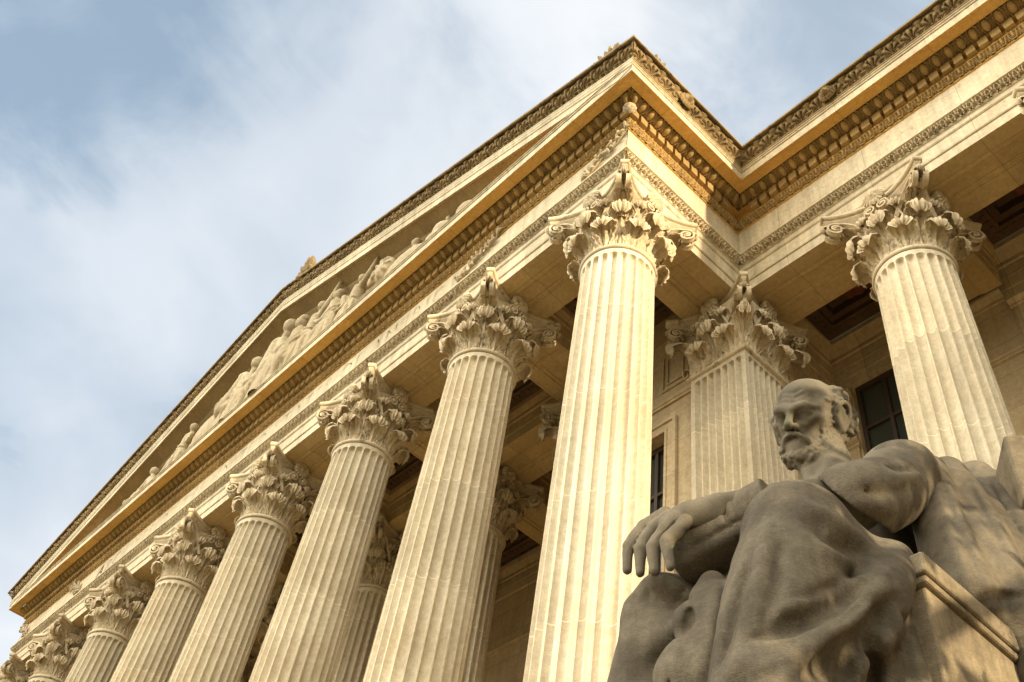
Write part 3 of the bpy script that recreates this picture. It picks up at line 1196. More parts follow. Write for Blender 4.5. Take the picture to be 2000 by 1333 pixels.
def coffer(x0, x1, y0, y1):
    """a painted coffer between the beams: two sunk frames, a carved edge and a rosette"""
    z = ZC + .02
    mb = MB()
    w = .36

    def frame(a0, a1, b0, b1, w, z0, z1):
        mb.box((a0, b0, z0), (a1, b0 + w, z1))
        mb.box((a0, b1 - w, z0), (a1, b1, z1))
        mb.box((a0, b0 + w, z0), (a0 + w, b1 - w, z1))
        mb.box((a1 - w, b0 + w, z0), (a1, b1 - w, z1))
    frame(x0, x1, y0, y1, w, z, z + .5)
    frame(x0 + w, x1 - w, y0 + w, y1 - w, .16, z + .16, z + .5)
    mb.box((x0, y0, z + .42), (x1, y1, z + .5))
    # bead row
    for yy in (y0 + w * .6, y1 - w * .6):
        for xx in np.arange(x0 + .2, x1 - .2, .2):
            mb.box((xx, yy - .05, z - .04), (xx + .11, yy + .05, z))
    for xx in (x0 + w * .6, x1 - w * .6):
        for yy in np.arange(y0 + .45, y1 - .45, .2):
            mb.box((xx - .05, yy, z - .04), (xx + .05, yy + .11, z))
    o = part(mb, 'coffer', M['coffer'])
    m2 = MB()
    cx, cy_ = (x0 + x1) / 2, (y0 + y1) / 2
    a = np.linspace(0, 2 * np.pi, 48, endpoint=False)
    G = []
    for r, dz in ((.05, -.12), (.15, -.13), (.22, -.06), (.32, -.10), (.42, -.03), (.44, 0)):
        rr = r * (1 + (.14 * np.cos(8 * a) if r > .2 else 0))
        G.append(np.stack([cx + rr * np.cos(a), cy_ + rr * np.sin(a), np.full(48, z + .42 + dz)], -1))
    m2.grid(np.array(G), wrap=True)
    m2.add(G[0], [tuple(range(48))])
    m2.build('rosette', M['coffer_red'], o, smooth=True)


xb = [-.83] + XS[1:7]
for i in range(6):
    xr = xb[i] - (.0 if i == 0 else .9)
    xl = xb[i + 1] + .9
    xr = xr - (.19 if i == 0 else 0)
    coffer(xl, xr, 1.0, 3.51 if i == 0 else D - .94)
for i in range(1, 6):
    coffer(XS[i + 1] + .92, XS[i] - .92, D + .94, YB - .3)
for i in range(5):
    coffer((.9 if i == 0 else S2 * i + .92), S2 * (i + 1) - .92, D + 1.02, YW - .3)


# ---- walls
def wall_pieces(mb, x0, x1, z0, z1, y, th, holes):
    """front-facing wall with rectangular holes (x0,x1,z0,z1), in vertical strips"""
    xs_ = x0
    for (a, b, c, d) in sorted(holes):
        mb.box((xs_, y, z0), (a, y + th, z1))
        mb.box((a, y, z0), (b, y + th, c))
        mb.box((a, y, d), (b, y + th, z1))
        xs_ = b
    mb.box((xs_, y, z0), (x1, y + th, z1))


def cornice_strip(mb, x0, x1, y, z, pr):
    """moulding on a wall facing -y; pr list of (projection, dz)"""
    G = np.array([[(x0, y - p, z + dz), (x1, y - p, z + dz)] for p, dz in pr])
    mb.grid(G)
    n = len(pr)
    for k in (0, 1):
        mb.add(G[:, k], [tuple(range(n)) if k == 0 else tuple(range(n))[::-1]])


STRING = [(0, -.14), (.05, -.13), (.05, -.06), (.075, -.05), (.10, 0), (.085, .05), (.05, .08), (.03, .10), (0, .10)]


def window(x0, x1, z0, z1, y, nx, nz, first_bar=None):
    mb = MB()
    fw = .11
    mb.box((x0, y - .06, z0), (x0 + fw, y + .06, z1))
    mb.box((x1 - fw, y - .06, z0), (x1, y + .06, z1))
    mb.box((x0 + fw, y - .06, z1 - fw * 1.3), (x1 - fw, y + .06, z1))
    mb.box((x0 + fw, y - .06, z0), (x1 - fw, y + .06, z0 + fw))
    for i in range(1, nx):
        xx = x0 + (x1 - x0) * i / nx
        mb.box((xx - .045, y - .05, z0 + fw), (xx + .045, y + .03, z1 - fw * 1.3))
    zs = z1 - fw
    k = 0
    while zs > z0 + 1.0:
        zs -= 1.32
        mb.box((x0 + fw, y - .043, zs - .04), (x1 - fw, y + .03, zs + .04))
    o = part(mb, 'window', M['frame'])
    mb = MB()
    mb.box((x0 + .02, y + .035, z0 + .02), (x1 - .02, y + .05, z1 - .02))
    mb.build('glass', M['glass'], o)
    return o


# end wall between the corner pier and its neighbour
YE = 3.52
mb = MB()
wall_pieces(mb, -E0 + .6, -.6, ZB, ZC + .4, YE, .9, [(-2.72, -1.70, 8.0, 18.22)])
part(mb, 'portico_end_wall', M['wall'])
mb = MB()
cornice_strip(mb, -E0 + .78, -.78, YE, ZA - 1.92, STRING)
part(mb, 'string_course', M['wall'])
mb = MB()
tr = .26
for (a, b, c, d) in ((-1.70, -1.70 + tr, 8, 18.22), (-2.72 - tr, -2.72, 8, 18.22), (-2.72 - tr, -1.70 + tr, 18.22, 18.22 + tr)):
    mb.box((a, YE - .05, c), (b, YE, d))
for (a, b, c, d) in ((-1.70 + tr, -1.70 + tr + .09, 8, 18.22 + tr), (-2.72 - tr - .09, -2.72 - tr, 8, 18.22 + tr), (-2.72 - tr - .09, -1.70 + tr + .09, 18.22 + tr, 18.22 + tr + .09)):
    mb.box((a, YE - .10, c), (b, YE, d))
for (a, b, c, d) in ((-1.70, -1.70 + .07, 8, 18.22), (-2.72 - .07, -2.72, 8, 18.22), (-2.72 - .07, -1.70 + .07, 18.22, 18.22 + .07)):
    mb.box((a, YE - .075, c), (b, YE - .05, d))
part(mb, 'window_surround', M['wall'])
window(-2.72, -1.70, 8.0, 18.22, YE + .30, 2, 7)
mb = MB()
for (a, b) in ((-1.85, -1.0), (-3.3, -2.2)):
    for (c, d, e, f) in ((a, b, 19.62, 19.68), (a, b, 20.85, 20.91), (a, a + .06, 19.68, 20.85), (b - .06, b, 19.68, 20.85),
                         (a + .16, b - .16, 19.80, 19.84), (a + .16, b - .16, 20.70, 20.74), (a + .16, a + .20, 19.84, 20.70), (b - .20, b - .16, 19.84, 20.70)):
        mb.box((c, YE - .045, e), (d, YE, f))
part(mb, 'wall_panel', M['wall'])

# block behind the end wall: side walls of the porches
mb = MB()
mb.box((-E0 - .55, YE + .9, ZB), (.62, YB + 1.0, ZC + .4))
part(mb, 'porch_side_wall', M['wall'])
mb = MB()
pr = [(0, -1.05), (.03, -1.05), (.03, -.70), (.05, -.70), (.05, -.36), (.09, -.33), (.09, -.2), (.12, -.18), (.30, .0), (.34, .02), (.34, .14)]
G = np.array([[(.62 + p, D + .83, ZT + .98 + dz), (.62 + p, YW - p, ZT + .98 + dz), (XE, YW - p, ZT + .98 + dz)] for p, dz in pr])
mb.grid(G)
part(mb, 'wall_architrave', M['wall'])

# wing wall with windows
holes = [(S2 * (k + .5) - 1.15, S2 * (k + .5) + 1.15, 8.2, ZA - .26) for k in range(6)]
mb = MB()
wall_pieces(mb, .62, XE, ZB, ZT + 1.2, YW, .6, holes)
part(mb, 'wing_wall', M['wall'])
for k, (a, b, c, d) in enumerate(holes):
    window(a, b, c, d, YW + .22, 3 if k else 3, 8)
    # flat pilasters with moulded caps beside each window
    for x0 in (a - .36, b + .04):
        mb = MB()
        mb.box((x0, YW - .10, ZB), (x0 + .32, YW, ZA - .62))
        for zz in (ZA - .62, ZA - 2.3):
            cornice_strip(mb, x0 - .05, x0 + .37, YW - .08, zz, [(0, -.12), (.05, -.10), (.05, -.03), (.12, .03), (.14, .06), (.14, .12), (0, .12)])
        part(mb, 'window_pilaster', M['wall'])
for k in range(5):
    mb = MB()
    cornice_strip(mb, S2 * (k + .5) + 1.56, S2 * (k + 1.5) - 1.56, YW, ZA - 1.92, STRING)
    part(mb, 'string_course', M['wall'])
    mb = MB()
    a, b = S2 * (k + .5) + 1.62, S2 * (k + 1.5) - 1.62
    cornice_strip(mb, a, b, YW, ZA - .02, [(0, -.25), (.04, -.24), (.04, -.15), (.10, -.08), (.16, -.02), (.16, .06), (0, .06)])
    part(mb, 'panel_cap', M['wall'])

# back wall of the portico
mb = MB()
mb.box((XS[-1] - 1, YB, ZB), (-E0 - .55, YB + .6, ZC + .4))
part(mb, 'portico_back_wall', M['wall'])
mb = MB()
cornice_strip(mb, XS[-1] - 1, -E0 - .56, YB, ZA - 1.92, STRING)
part(mb, 'string_course', M['wall'])
mb = MB()
cornice_strip(mb, XS[-1] - 1, -E0 - .56, YB, ZT + .98, [(0, -1.0), (.03, -.95), (.03, -.65), (.05, -.64), (.05, -.33), (.09, -.3), (.09, -.2), (.24, -.02), (.28, .14), (0, .14)])
part(mb, 'wall_architrave', M['wall'])
mb = MB()
cornice_strip(mb, XS[-1] - 1, -E0 - .56, YB, 16.2, STRING)
part(mb, 'string_course', M['wall'])
# far side of the portico (west end)
mb = MB()
mb.box((XS[-1] - .6, D + .8, ZB), (XS[-1] + .6, YB + .6, ZC + .4))
part(mb, 'porch_side_wall', M['wall'])
# floor of the porches and the great steps
mb = MB()
mb.box((XS[-1] - 2.5, -2.0, 0.3), (1.9, 30, ZB))
mb.box((1.9, D - 1.6, 0.3), (XE, 30, ZB - .004))
part(mb, 'podium', M['wall'])
for i in range(28):
    pass
mb = MB()
n = 28
for i in range(n):
    z1 = ZB - (i) * (ZB - .3) / n
    mb.box((-27.5, -2.0 - (i + 1) * .36, 0.05), (-5.2, -2.0 - i * .36 - (0 if i else 0), z1 - .17))
steps = part(mb, 'entrance_steps', M['paving'])

# attic block behind the wing
mb = MB()
mb.box((-30, 20, ZA + 3.8), (XE, 30, ZA + 5.2))
part(mb, 'attic', M['wall'])

# ------------------------------------------------------------------ the inscription, cut into the frieze
txt = bpy.data.curves.new('inscription', 'FONT')
txt.body = 'ARCHIVES OF THE UNITED STATES OF AMERICA'
txt.align_x = 'CENTER'
txt.align_y = 'CENTER'
txt.size = 0.86
txt.space_character = 1.28
txt.offset = -0.02
txt.resolution_u = 3
to = bpy.data.objects.new('inscription', txt)
COL.objects.link(to)
bpy.context.view_layer.update()
dgr = bpy.context.evaluated_depsgraph_get()
wtx = max(v[0] for v in to.bound_box) - min(v[0] for v in to.bound_box)
k = 21.2 / wtx
cur = to.to_curve(dgr).copy()
bpy.data.objects.remove(to)
# the panel is a filled outline whose holes are the letters, in front of a stone back
cur.dimensions = '2D'
cur.fill_mode = 'BOTH'
cur.extrude = 0.035
cur.resolution_u = 3
for sp in cur.splines:
    sp.use_cyclic_u = True
sp = cur.splines.new('POLY')
x0, x1, y0, y1 = (XL - .857 + 15.85) / k, (.857 + 15.85) / k, -.50 / .92, .51 / .92
sp.points.add(3)
for p_, q_ in zip(sp.points, ((x0, y0), (x1, y0), (x1, y1), (x0, y1))):
    p_.co = (q_[0], q_[1], 0, 1)
sp.use_cyclic_u = True
co_ = bpy.data.objects.new('panel', cur)
COL.objects.link(co_)
bpy.context.view_layer.update()
dgr = bpy.context.evaluated_depsgraph_get()
nm = bpy.data.meshes.new_from_object(co_.evaluated_get(dgr))
bpy.data.objects.remove(co_)
nm.transform(Matrix.Translation((-15.85, -.825, ZA + 1.77)) @ Matrix.Rotation(math.pi / 2, 4, 'X') @ Matrix.Diagonal((k, 0.92, 1.0, 1)))
nm.materials.clear()
nm.materials.append(M['entab'])
fp = bpy.data.objects.new('inscribed_frieze', nm)
COL.objects.link(fp)
fp.parent = building
mb = MB()
mb.box((XL - .85, -.785, ZA + 1.265), (.85, -.60, ZA + 2.285))
part(mb, 'frieze_backing', M['entab'])
fp['label'] = 'frieze cut with the words ARCHIVES OF THE UNITED STATES OF AMERICA'


# leafy sprays carved on the frieze
def spray(x, z, sgn=1):
    mb = MB()
    st = catmull([(-.85, 0, -.42), (-.4, 0, -.20), (.0, 0, .10), (.35, 0, .12), (.8, 0, .40)], 34)
    mb.grid(tube_mesh(st + np.array([0, -.02, 0]), .028, 6), wrap=True)
    for i in range(2, 34, 3):
        T = st[min(i + 1, 33)] - st[i - 1]
        T /= np.linalg.norm(T)
        for sd in (-1, 1):
            ang = rng.uniform(.45, 1.25)
            dr = T * math.cos(ang) + sd * np.array([-T[2], 0, T[0]]) * math.sin(ang)
            L = .18 + .14 * rng.random()
            t = np.linspace(0, 1, 8)
            bend = np.outer(np.sin(np.pi * t) * .05 * rng.uniform(-1, 1), np.array([-dr[2], 0, dr[0]]))
            P = st[i] + np.outer(t * L, dr) + bend + np.stack([0 * t, -.09 * np.sin(np.pi * t * .8) - .02, 0 * t], 1)
            mb.grid(tube_mesh(P, .040 * np.sin(np.pi * np.clip(t * .92 + .06, 0, 1)) ** .8 + .004, 6), wrap=True)
    o = part(mb, 'leaf_spray', M['relief'], smooth=True)
    o.location = (x, -.88, ZA + z)
    o.rotation_euler = (0, math.radians(-4) * sgn, 0)
    o.scale = (sgn * .95, 1, 1.05)
    return o


spray(-4.45, 1.84)
spray(0.12, 1.80)
spray(-28.2, 1.84, -1)
spray(-33.0, 1.80, -1)


# ================================================================== SCULPTURE BY SIGNED DISTANCE
class Field:
    def __init__(self, lo, hi, h):
        self.lo = np.array(lo, np.float32)
        self.h = h
        self.n = np.ceil((np.array(hi) - np.array(lo)) / h).astype(int) + 1
        self.d = np.full(self.n, 1.0, np.float32)

    def sub(self, a, b):
        i0 = np.clip(np.floor((np.array(a) - self.lo) / self.h).astype(int), 0, self.n - 1)
        i1 = np.clip(np.ceil((np.array(b) - self.lo) / self.h).astype(int) + 1, 1, self.n)
        sl = tuple(slice(p, max(q, p + 1)) for p, q in zip(i0, i1))
        ax = [self.lo[k] + self.h * np.arange(sl[k].start, sl[k].stop, dtype=np.float32) for k in range(3)]
        P = np.stack(np.meshgrid(*ax, indexing='ij'), -1)
        return sl, P

    def op(self, fn, lo, hi, k=0.0, mode='add'):
        pad = max(0.04, 1.6 * k)
        sl, P = self.sub(np.array(lo) - pad, np.array(hi) + pad)
        e = fn(P).astype(np.float32)
        d = self.d[sl]
        if mode == 'add':
            if k > 0:
                hh = np.clip(0.5 + 0.5 * (d - e) / k, 0, 1)
                d2 = d * (1 - hh) + e * hh - k * hh * (1 - hh)
            else:
                d2 = np.minimum(d, e)
        elif mode == 'cut':
            if k > 0:
                hh = np.clip(0.5 - 0.5 * (d + e) / k, 0, 1)
                d2 = d * (1 - hh) - e * hh + k * hh * (1 - hh)
            else:
                d2 = np.maximum(d, -e)
        elif mode == 'disp':
            d2 = d + e
        self.d[sl] = d2

    def tube(self, pts, rad, k=0.02, mode='add', n=None, flat=None):
        pts = np.array(pts, float)
        m = n or max(2, 5 * (len(pts) - 1))
        rad = np.broadcast_to(np.asarray(rad, float), (len(pts),)) if np.ndim(rad) else np.full(len(pts), float(rad))
        if len(pts) > 2:
            Q = catmull(pts, m)
            R = np.interp(np.linspace(0, 1, m), np.linspace(0, 1, len(pts)), rad)
        else:
            Q, R = pts, rad
        Q = Q.astype(np.float32)

        def fn(P):
            best = None
            for i in range(len(Q) - 1):
                a, b = Q[i], Q[i + 1]
                ab = b - a
                t = np.clip(((P - a) @ ab) / max(float(ab @ ab), 1e-9), 0, 1)
                dd = np.linalg.norm(P - a - t[..., None] * ab, axis=-1) - (R[i] + (R[i + 1] - R[i]) * t)
                best = dd if best is None else np.minimum(best, dd)
            return best
        rm = R.max()
        self.op(fn, Q.min(0) - rm, Q.max(0) + rm, k, mode)

    def ell(self, c, r, k=0.02, mode='add', rot=None):
        c = np.array(c, np.float32)
        r = np.array(r, np.float32)

        def fn(P):
            q = P - c
            if rot is not None:
                q = q @ rot.astype(np.float32)
            k0 = np.linalg.norm(q / r, axis=-1)
            k1 = np.linalg.norm(q / (r * r), axis=-1)
            return k0 * (k0 - 1) / np.maximum(k1, 1e-6)
        m = r.max() if rot is not None else r
        self.op(fn, c - m, c + m, k, mode)

    def snap(self, pts, it=5):
        """slide points onto the present surface"""
        p = np.array(pts, float)
        for _ in range(it):
            d = self.at(p)
            e = self.h * 1.5
            g = np.stack([self.at(p + e * np.eye(3)[k]) - self.at(p - e * np.eye(3)[k]) for k in range(3)], -1) / (2 * e)
            g /= np.maximum(np.linalg.norm(g, axis=-1, keepdims=True), 1e-3)
            p = p - np.clip(d, -.03, .03)[:, None] * g
        return p

    def at(self, p):
        q = (p - self.lo) / self.h
        i = np.clip(np.floor(q).astype(int), 0, self.n - 2)
        f = np.clip(q - i, 0, 1)
        r = 0
        for a in (0, 1):
            for b in (0, 1):
                for c_ in (0, 1):
                    w = (f[:, 0] if a else 1 - f[:, 0]) * (f[:, 1] if b else 1 - f[:, 1]) * (f[:, 2] if c_ else 1 - f[:, 2])
                    r = r + w * self.d[i[:, 0] + a, i[:, 1] + b, i[:, 2] + c_]
        return r

    def drop(self, pts):
        """carry drawn fold lines on to the stone: first surface met from in front"""
        p = np.array(pts, float)
        o = (CAM - SB) / SS
        L = np.linalg.norm(p - o, axis=1)
        u = (p - o) / L[:, None]
        t = L[:, None] + np.arange(-.16, .30, .004)[None, :]
        q = o + u[:, None, :] * t[..., None]
        d = self.at(q.reshape(-1, 3)).reshape(t.shape)
        ins = d < 0
        hit = ins.any(1)
        k = np.argmax(ins, 1)
        out_ = q[np.arange(len(p)), k]
        out_[~hit] = self.snap(p[~hit]) if (~hit).any() else out_[~hit]
        # keep the line from jumping between layers
        for _ in range(5):
            out_[1:-1] = .25 * out_[:-2] + .5 * out_[1:-1] + .25 * out_[2:]
        return out_

    def ridge(self, pts, r, k=None, depth=0.0, n=26, sign=-1.0):
        """a fold: the surface swells (or sinks) along a drawn line, with a fairly sharp crest"""
        Q = catmull(np.array(pts, float), n) if len(pts) > 2 else np.linspace(pts[0], pts[1], n)
        Q = self.drop(Q).astype(np.float32)
        r0 = float(np.max(r))
        tap = np.interp(np.linspace(0, 1, n), [0, .25, .7, 1], [.15, 1, 1, .15]) if np.ndim(r) == 0 else \
            np.interp(np.linspace(0, 1, n), np.linspace(0, 1, len(r)), np.asarray(r, float) / r0)
        sg = (0.58 if sign < 0 else 0.66) * r0

        def fn(P):
            best = np.full(P.shape[:-1], 9., np.float32)
            amp = np.zeros(P.shape[:-1], np.float32)
            for i in range(len(Q) - 1):
                a_, b_ = Q[i], Q[i + 1]
                ab = b_ - a_
                t = np.clip(((P - a_) @ ab) / max(float(ab @ ab), 1e-9), 0, 1)
                dd = np.linalg.norm(P - a_ - t[..., None] * ab, axis=-1)
                m = dd < best
                best = np.where(m, dd, best)
                amp = np.where(m, tap[i] + (tap[i + 1] - tap[i]) * t, amp)
            return sign * r0 * (1.65 if sign < 0 else 1.45) * amp * np.exp(-(best / sg) ** (1.05 if sign < 0 else 1.4))
        pad = 3.6 * sg
        sl, P = self.sub(Q.min(0) - pad, Q.max(0) + pad)
        near = np.abs(self.d[sl]) < .06
        e = np.zeros(near.shape, np.float32)
        e[near] = fn(P[near])
        self.d[sl] += e

    def groove(self, pts, r, k=None, n=26):
        self.ridge(pts, r, k, 0, n, 1.0)

    def carve(self, pts, r, k, n=26):
        Q = self.drop(catmull(np.array(pts, float), n))
        self.tube_exact(Q, np.interp(np.linspace(0, 1, n), [0, .2, .8, 1], np.array([.2, 1, 1, .3]) * r), k, 'cut')

    def rid(self, pts, r, k):
        Q = self.snap(catmull(np.array(pts, float), 14) if len(pts) > 2 else np.linspace(pts[0], pts[1], 10))
        self.tube_exact(Q, np.interp(np.linspace(0, 1, len(Q)), [0, .3, .7, 1], np.array([.35, 1, 1, .35]) * r), k, 'add')

    def tube_exact(self, Q, R, k, mode):
        Q = np.asarray(Q, np.float32)

        def fn(P):
            best = None
            for i in range(len(Q) - 1):
                a, b = Q[i], Q[i + 1]
                ab = b - a
                t = np.clip(((P - a) @ ab) / max(float(ab @ ab), 1e-9), 0, 1)
                dd = np.linalg.norm(P - a - t[..., None] * ab, axis=-1) - (R[i] + (R[i + 1] - R[i]) * t)
                best = dd if best is None else np.minimum(best, dd)
            return best
        # long folds are cut into short boxes so that little of the grid is touched
        step = 6
        full_lo, full_hi = Q.min(0) - R.max(), Q.max(0) + R.max()
        self.op(fn, full_lo, full_hi, k, mode)

    def surface(self):
        """naive surface nets"""
        d = self.d
        s = d < 0
        nx, ny, nz = d.shape
        c = np.zeros((nx - 1, ny - 1, nz - 1), np.int8)
        for a in (0, 1):
            for b in (0, 1):
                for e in (0, 1):
                    c += s[a:nx - 1 + a, b:ny - 1 + b, e:nz - 1 + e]
        act = (c > 0) & (c < 8)
        I = np.argwhere(act)
        idx = -np.ones(act.shape, np.int64)
        idx[act] = np.arange(len(I))
        acc = np.zeros((len(I), 3))
        cnt = np.zeros(len(I))
        cr = [(a, b, e) for a in (0, 1) for b in (0, 1) for e in (0, 1)]
        for p in cr:
            for ax in range(3):
                if p[ax]:
                    continue
                q = list(p)
                q[ax] = 1
                da = d[I[:, 0] + p[0], I[:, 1] + p[1], I[:, 2] + p[2]].astype(float)
                db = d[I[:, 0] + q[0], I[:, 1] + q[1], I[:, 2] + q[2]].astype(float)
                m = (da < 0) != (db < 0)
                t = np.where(m, da / np.where(m, da - db, 1), 0)
                pt = np.tile(np.array(p, float), (len(I), 1))
                pt[:, ax] += t
                acc[m] += pt[m]
                cnt[m] += 1
        V = (I + acc / np.maximum(cnt, 1)[:, None]) * self.h + self.lo
        F = []
        for ax in range(3):
            o1, o2 = (ax + 1) % 3, (ax + 2) % 3
            sa = [slice(None)] * 3
            sb = [slice(None)] * 3
            sa[ax] = slice(0, -1)
            sb[ax] = slice(1, None)
            A, Bm = s[tuple(sa)], s[tuple(sb)]
            E = np.argwhere(A != Bm)
            E = E[(E[:, o1] > 0) & (E[:, o2] > 0) & (E[:, o1] < d.shape[o1] - 1) & (E[:, o2] < d.shape[o2] - 1)]
            if not len(E):
                continue
            ins = A[tuple(E.T)]

            def g(k1, k2):
                q = E.copy()
                q[:, o1] -= k1
                q[:, o2] -= k2
                return idx[tuple(q.T)]
            quad = np.stack([g(1, 1), g(0, 1), g(0, 0), g(1, 0)], 1)
            quad[~ins] = quad[~ins][:, ::-1]
            F.append(quad)
        F = np.concatenate(F)
        F = F[(F >= 0).all(1)]
        return V, F


def vnoise(P, scale, seed=0):
    """smooth value noise in -1..1"""
    q = P * scale
    i = np.floor(q).astype(np.int64)
    f = q - i
    f = f * f * (3 - 2 * f)

    def hsh(a, b, c_):
        n = (a * 374761393 + b * 668265263 + c_ * 2147483647 + seed * 1274126177) & 0xffffffff
        n = ((n ^ (n >> 13)) * 1274126177) & 0xffffffff
        return ((n ^ (n >> 16)) & 0xffff) / 32767.5 - 1
    r = 0
    for a in (0, 1):
        for b in (0, 1):
            for c_ in (0, 1):
                w = (f[..., 0] if a else 1 - f[..., 0]) * (f[..., 1] if b else 1 - f[..., 1]) * (f[..., 2] if c_ else 1 - f[..., 2])
                r = r + w * hsh(i[..., 0] + a, i[..., 1] + b, i[..., 2] + c_)
    return r


def field_object(F, name, mat, parent, B=(0, 0, 0), s=1.0, smooth_it=0):
    V, Q = F.surface()
    me = bpy.data.meshes.new(name)
    me.vertices.add(len(V))
    me.vertices.foreach_set('co', ((V * s + np.array(B)).astype(np.float32)).ravel())
    me.loops.add(len(Q) * 4)
    me.loops.foreach_set('vertex_index', Q.astype(np.int32).ravel())
    me.polygons.add(len(Q))
    me.polygons.foreach_set('loop_start', np.arange(0, len(Q) * 4, 4, dtype=np.int32))
    me.update(calc_edges=True)
    me.validate()
    me.shade_smooth()
    me.materials.append(mat)
    ob = bpy.data.objects.new(name, me)
    COL.objects.link(ob)
    ob.parent = parent
    return ob


# ================================================================== THE SEATED STATUE
SB = np.array([6.63587, -3.46277, 3.5105])    # floor point under the figure
SS = 2.926                                    # the figure is nearly three times life size
statue = empty('seated_statue', (0, 0, 0))
tag(statue, 'grey stone statue of a bald bearded man in a robe, seated before the columns', 'statue')

HR = np.array([[-0.965267, 0.02183, 0.260353], [-0.152551, -0.856086, -0.493807], [0.212104, -0.516373, 0.829681]])
HT = np.array([-0.0005, -0.2323, 1.2755])
HK = 0.965


def hp(x, y, z):
    return HT + HK * (HR @ np.array([x, y, z]))


def both(x, y, z):
    return hp(x, y, z), hp(-x, y, z)


H = Field((-.36, -.86, .22), (.36, .16, 1.46), .0042)


def hell(c, r, k=.012, mode='add', sym=False):
    for sg in ((1, -1) if sym else (1,)):
        H.ell(hp(c[0] * sg, c[1], c[2]), np.array(r) * HK, k, mode, rot=HR)


def htube(pts, r, k=.008, mode='add', sym=False):
    for sg in ((1, -1) if sym else (1,)):
        H.tube([hp(p[0] * sg, p[1], p[2]) for p in pts], np.asarray(r) * HK, k, mode)


# torso and limbs under the robe
H.ell((0, -.03, .56), (.17, .13, .14), .03)
H.tube([(0, -.03, .6), (0, -.10, .85), (0, -.15, .98)], [.13, .145, .12], .04)
H.tube([(-.19, -.19, 1.01), (0, -.15, 1.03), (.185, -.19, 1.02)], [.07, .075, .07], .05)
H.tube([(.12, -.06, .52), (.20, -.60, .53)], [.09, .06], .03)
H.tube([(-.12, -.06, .52), (-.16, -.55, .55)], [.09, .06], .03)
H.tube([(.20, -.60, .53), (.22, -.72, .25)], [.06, .045], .02)
H.tube([(-.16, -.55, .55), (-.17, -.64, .25)], [.06, .045], .02)
# left arm
H.tube([(.185, -.20, 1.01), (.204, -.32, .885), (.200, -.435, .770)], [.072, .068, .056], .03)
H.tube([(.20, -.43, .765), (.125, -.535, .722), (0.035, -0.645, 0.685)], [.056, .055, .036], .02)
# right arm, crossed behind it
H.tube([(-.19, -.20, 1.0), (-.23, -.36, .80), (-.19, -.45, .70)], [.066, .06, .055], .03)
H.tube([(-.19, -.45, .70), (-.10, -.55, .66), (0.0, -.60, .63)], [.052, .045, .035], .02)
# left hand over the scroll
wr = (0.030, -0.655, 0.679)
pm = (-0.012, -0.679, 0.672)
H.tube([wr, (0.005, -0.663, 0.676), pm], [.035, .036, .030], .012)
H.tube([(0.008, -0.667, 0.681), (-0.030, -0.684, 0.680), (-0.056, -0.704, 0.659)], [.028, .027, .018], .010)
FING = [[(-0.074, -0.688, 0.709), (-0.114, -0.704, 0.684), (-0.136, -0.724, 0.632), (-0.138, -0.724, 0.576)],
        [(-0.056, -0.692, 0.689), (-0.090, -0.701, 0.670), (-0.110, -0.717, 0.619), (-0.112, -0.715, 0.563)],
        [(-0.030, -0.704, 0.662), (-0.050, -0.715, 0.635), (-0.068, -0.726, 0.596), (-0.068, -0.721, 0.543)],
        [(-0.006, -0.707, 0.642), (-0.016, -0.719, 0.612), (-0.032, -0.729, 0.589), (-0.030, -0.721, 0.535)]]
for fg, rr in zip(FING, (.0128, .0136, .0136, .0130)):
    H.tube(fg, [rr * 1.15, rr * 1.08, rr * 1.0, rr * .72], .0015, n=16)
    H.ell(np.array(fg[1]), (rr * 1.22,) * 3, .003)      # knuckle
    H.ell(np.array(fg[2]), (rr * 1.13,) * 3, .003)
H.tube([(0.020, -0.655, 0.673), (0.000, -0.650, 0.661), (-0.012, -0.648, 0.643)], [.017, .016, .012], .01)   # thumb
for a in ((-0.030, -0.691, 0.678), (-0.020, -0.680, 0.672), (-0.005, -0.675, 0.660)):
    pass
# neck
NB = (.012, -.165, 1.045)
H.tube([hp(0, -.035, -.05), (.012, -.185, 1.13), NB], [.058, .060, .075], .03)
H.tube([hp(-.055, -.03, -.05), (.035, -.235, 1.085), (.02, -.255, 1.03)], [.016, .017, .014], .018)
H.tube([hp(.055, -.03, -.05), (-.005, -.25, 1.07), (.0, -.255, 1.03)], [.016, .016, .014], .018)
# head
hell((0, -.016, .036), (.083, .100, .087), .01)
hell((0, .028, -.025), (.068, .066, .092), .03)
hell((0, .043, -.078), (.053, .049, .045), .025)
hell((-.050, .052, -.012), (.024, .030, .022), .02, sym=True)
htube([(-.056, .058, .026), (-.034, .086, .031), (-.006, .093, .024)], [.011, .0165, .0145], .004, sym=True)
hell((-.034, .100, .003), (.024, .028, .0175), .005, 'cut', sym=True)
hell((-.032, .0775, .006), (.0150, .0135, .0135), .003, sym=True)
htube([(-.052, .070, .005), (-.040, .086, .016), (-.026, .091, .017), (-.013, .084, .006)], [.005, .0066, .0062, .005], .002, sym=True)
htube([(-.052, .068, .001), (-.036, .084, -.008), (-.015, .083, .001)], [.004, .005, .004], .004, sym=True)
htube([(-.050, .066, -.012), (-.034, .083, -.020), (-.016, .086, -.012)], [.003, .005, .003], .006, sym=True)
htube([(0, .088, .028), (0, .104, .004), (0, .119, -.018)], [.010, .0095, .0105], .006)
hell((-.0125, .104, -.023), (.0080, .013, .0085), .004, sym=True)
hell((-.0075, .113, -.031), (.004, .006, .004), .003, 'cut', sym=True)
hell((0, .116, -.020), (.0095, .0105, .0095), .004)
htube([(-.017, .098, -.022), (-.034, .088, -.040), (-.040, .076, -.060)], [.003, .004, .003], .006, 'cut', sym=True)
hell((-.072, .088, -.040), (.034, .034, .034), .012, 'cut', sym=True)
hell((-.066, .070, .062), (.026, .03, .03), .014, 'cut', sym=True)
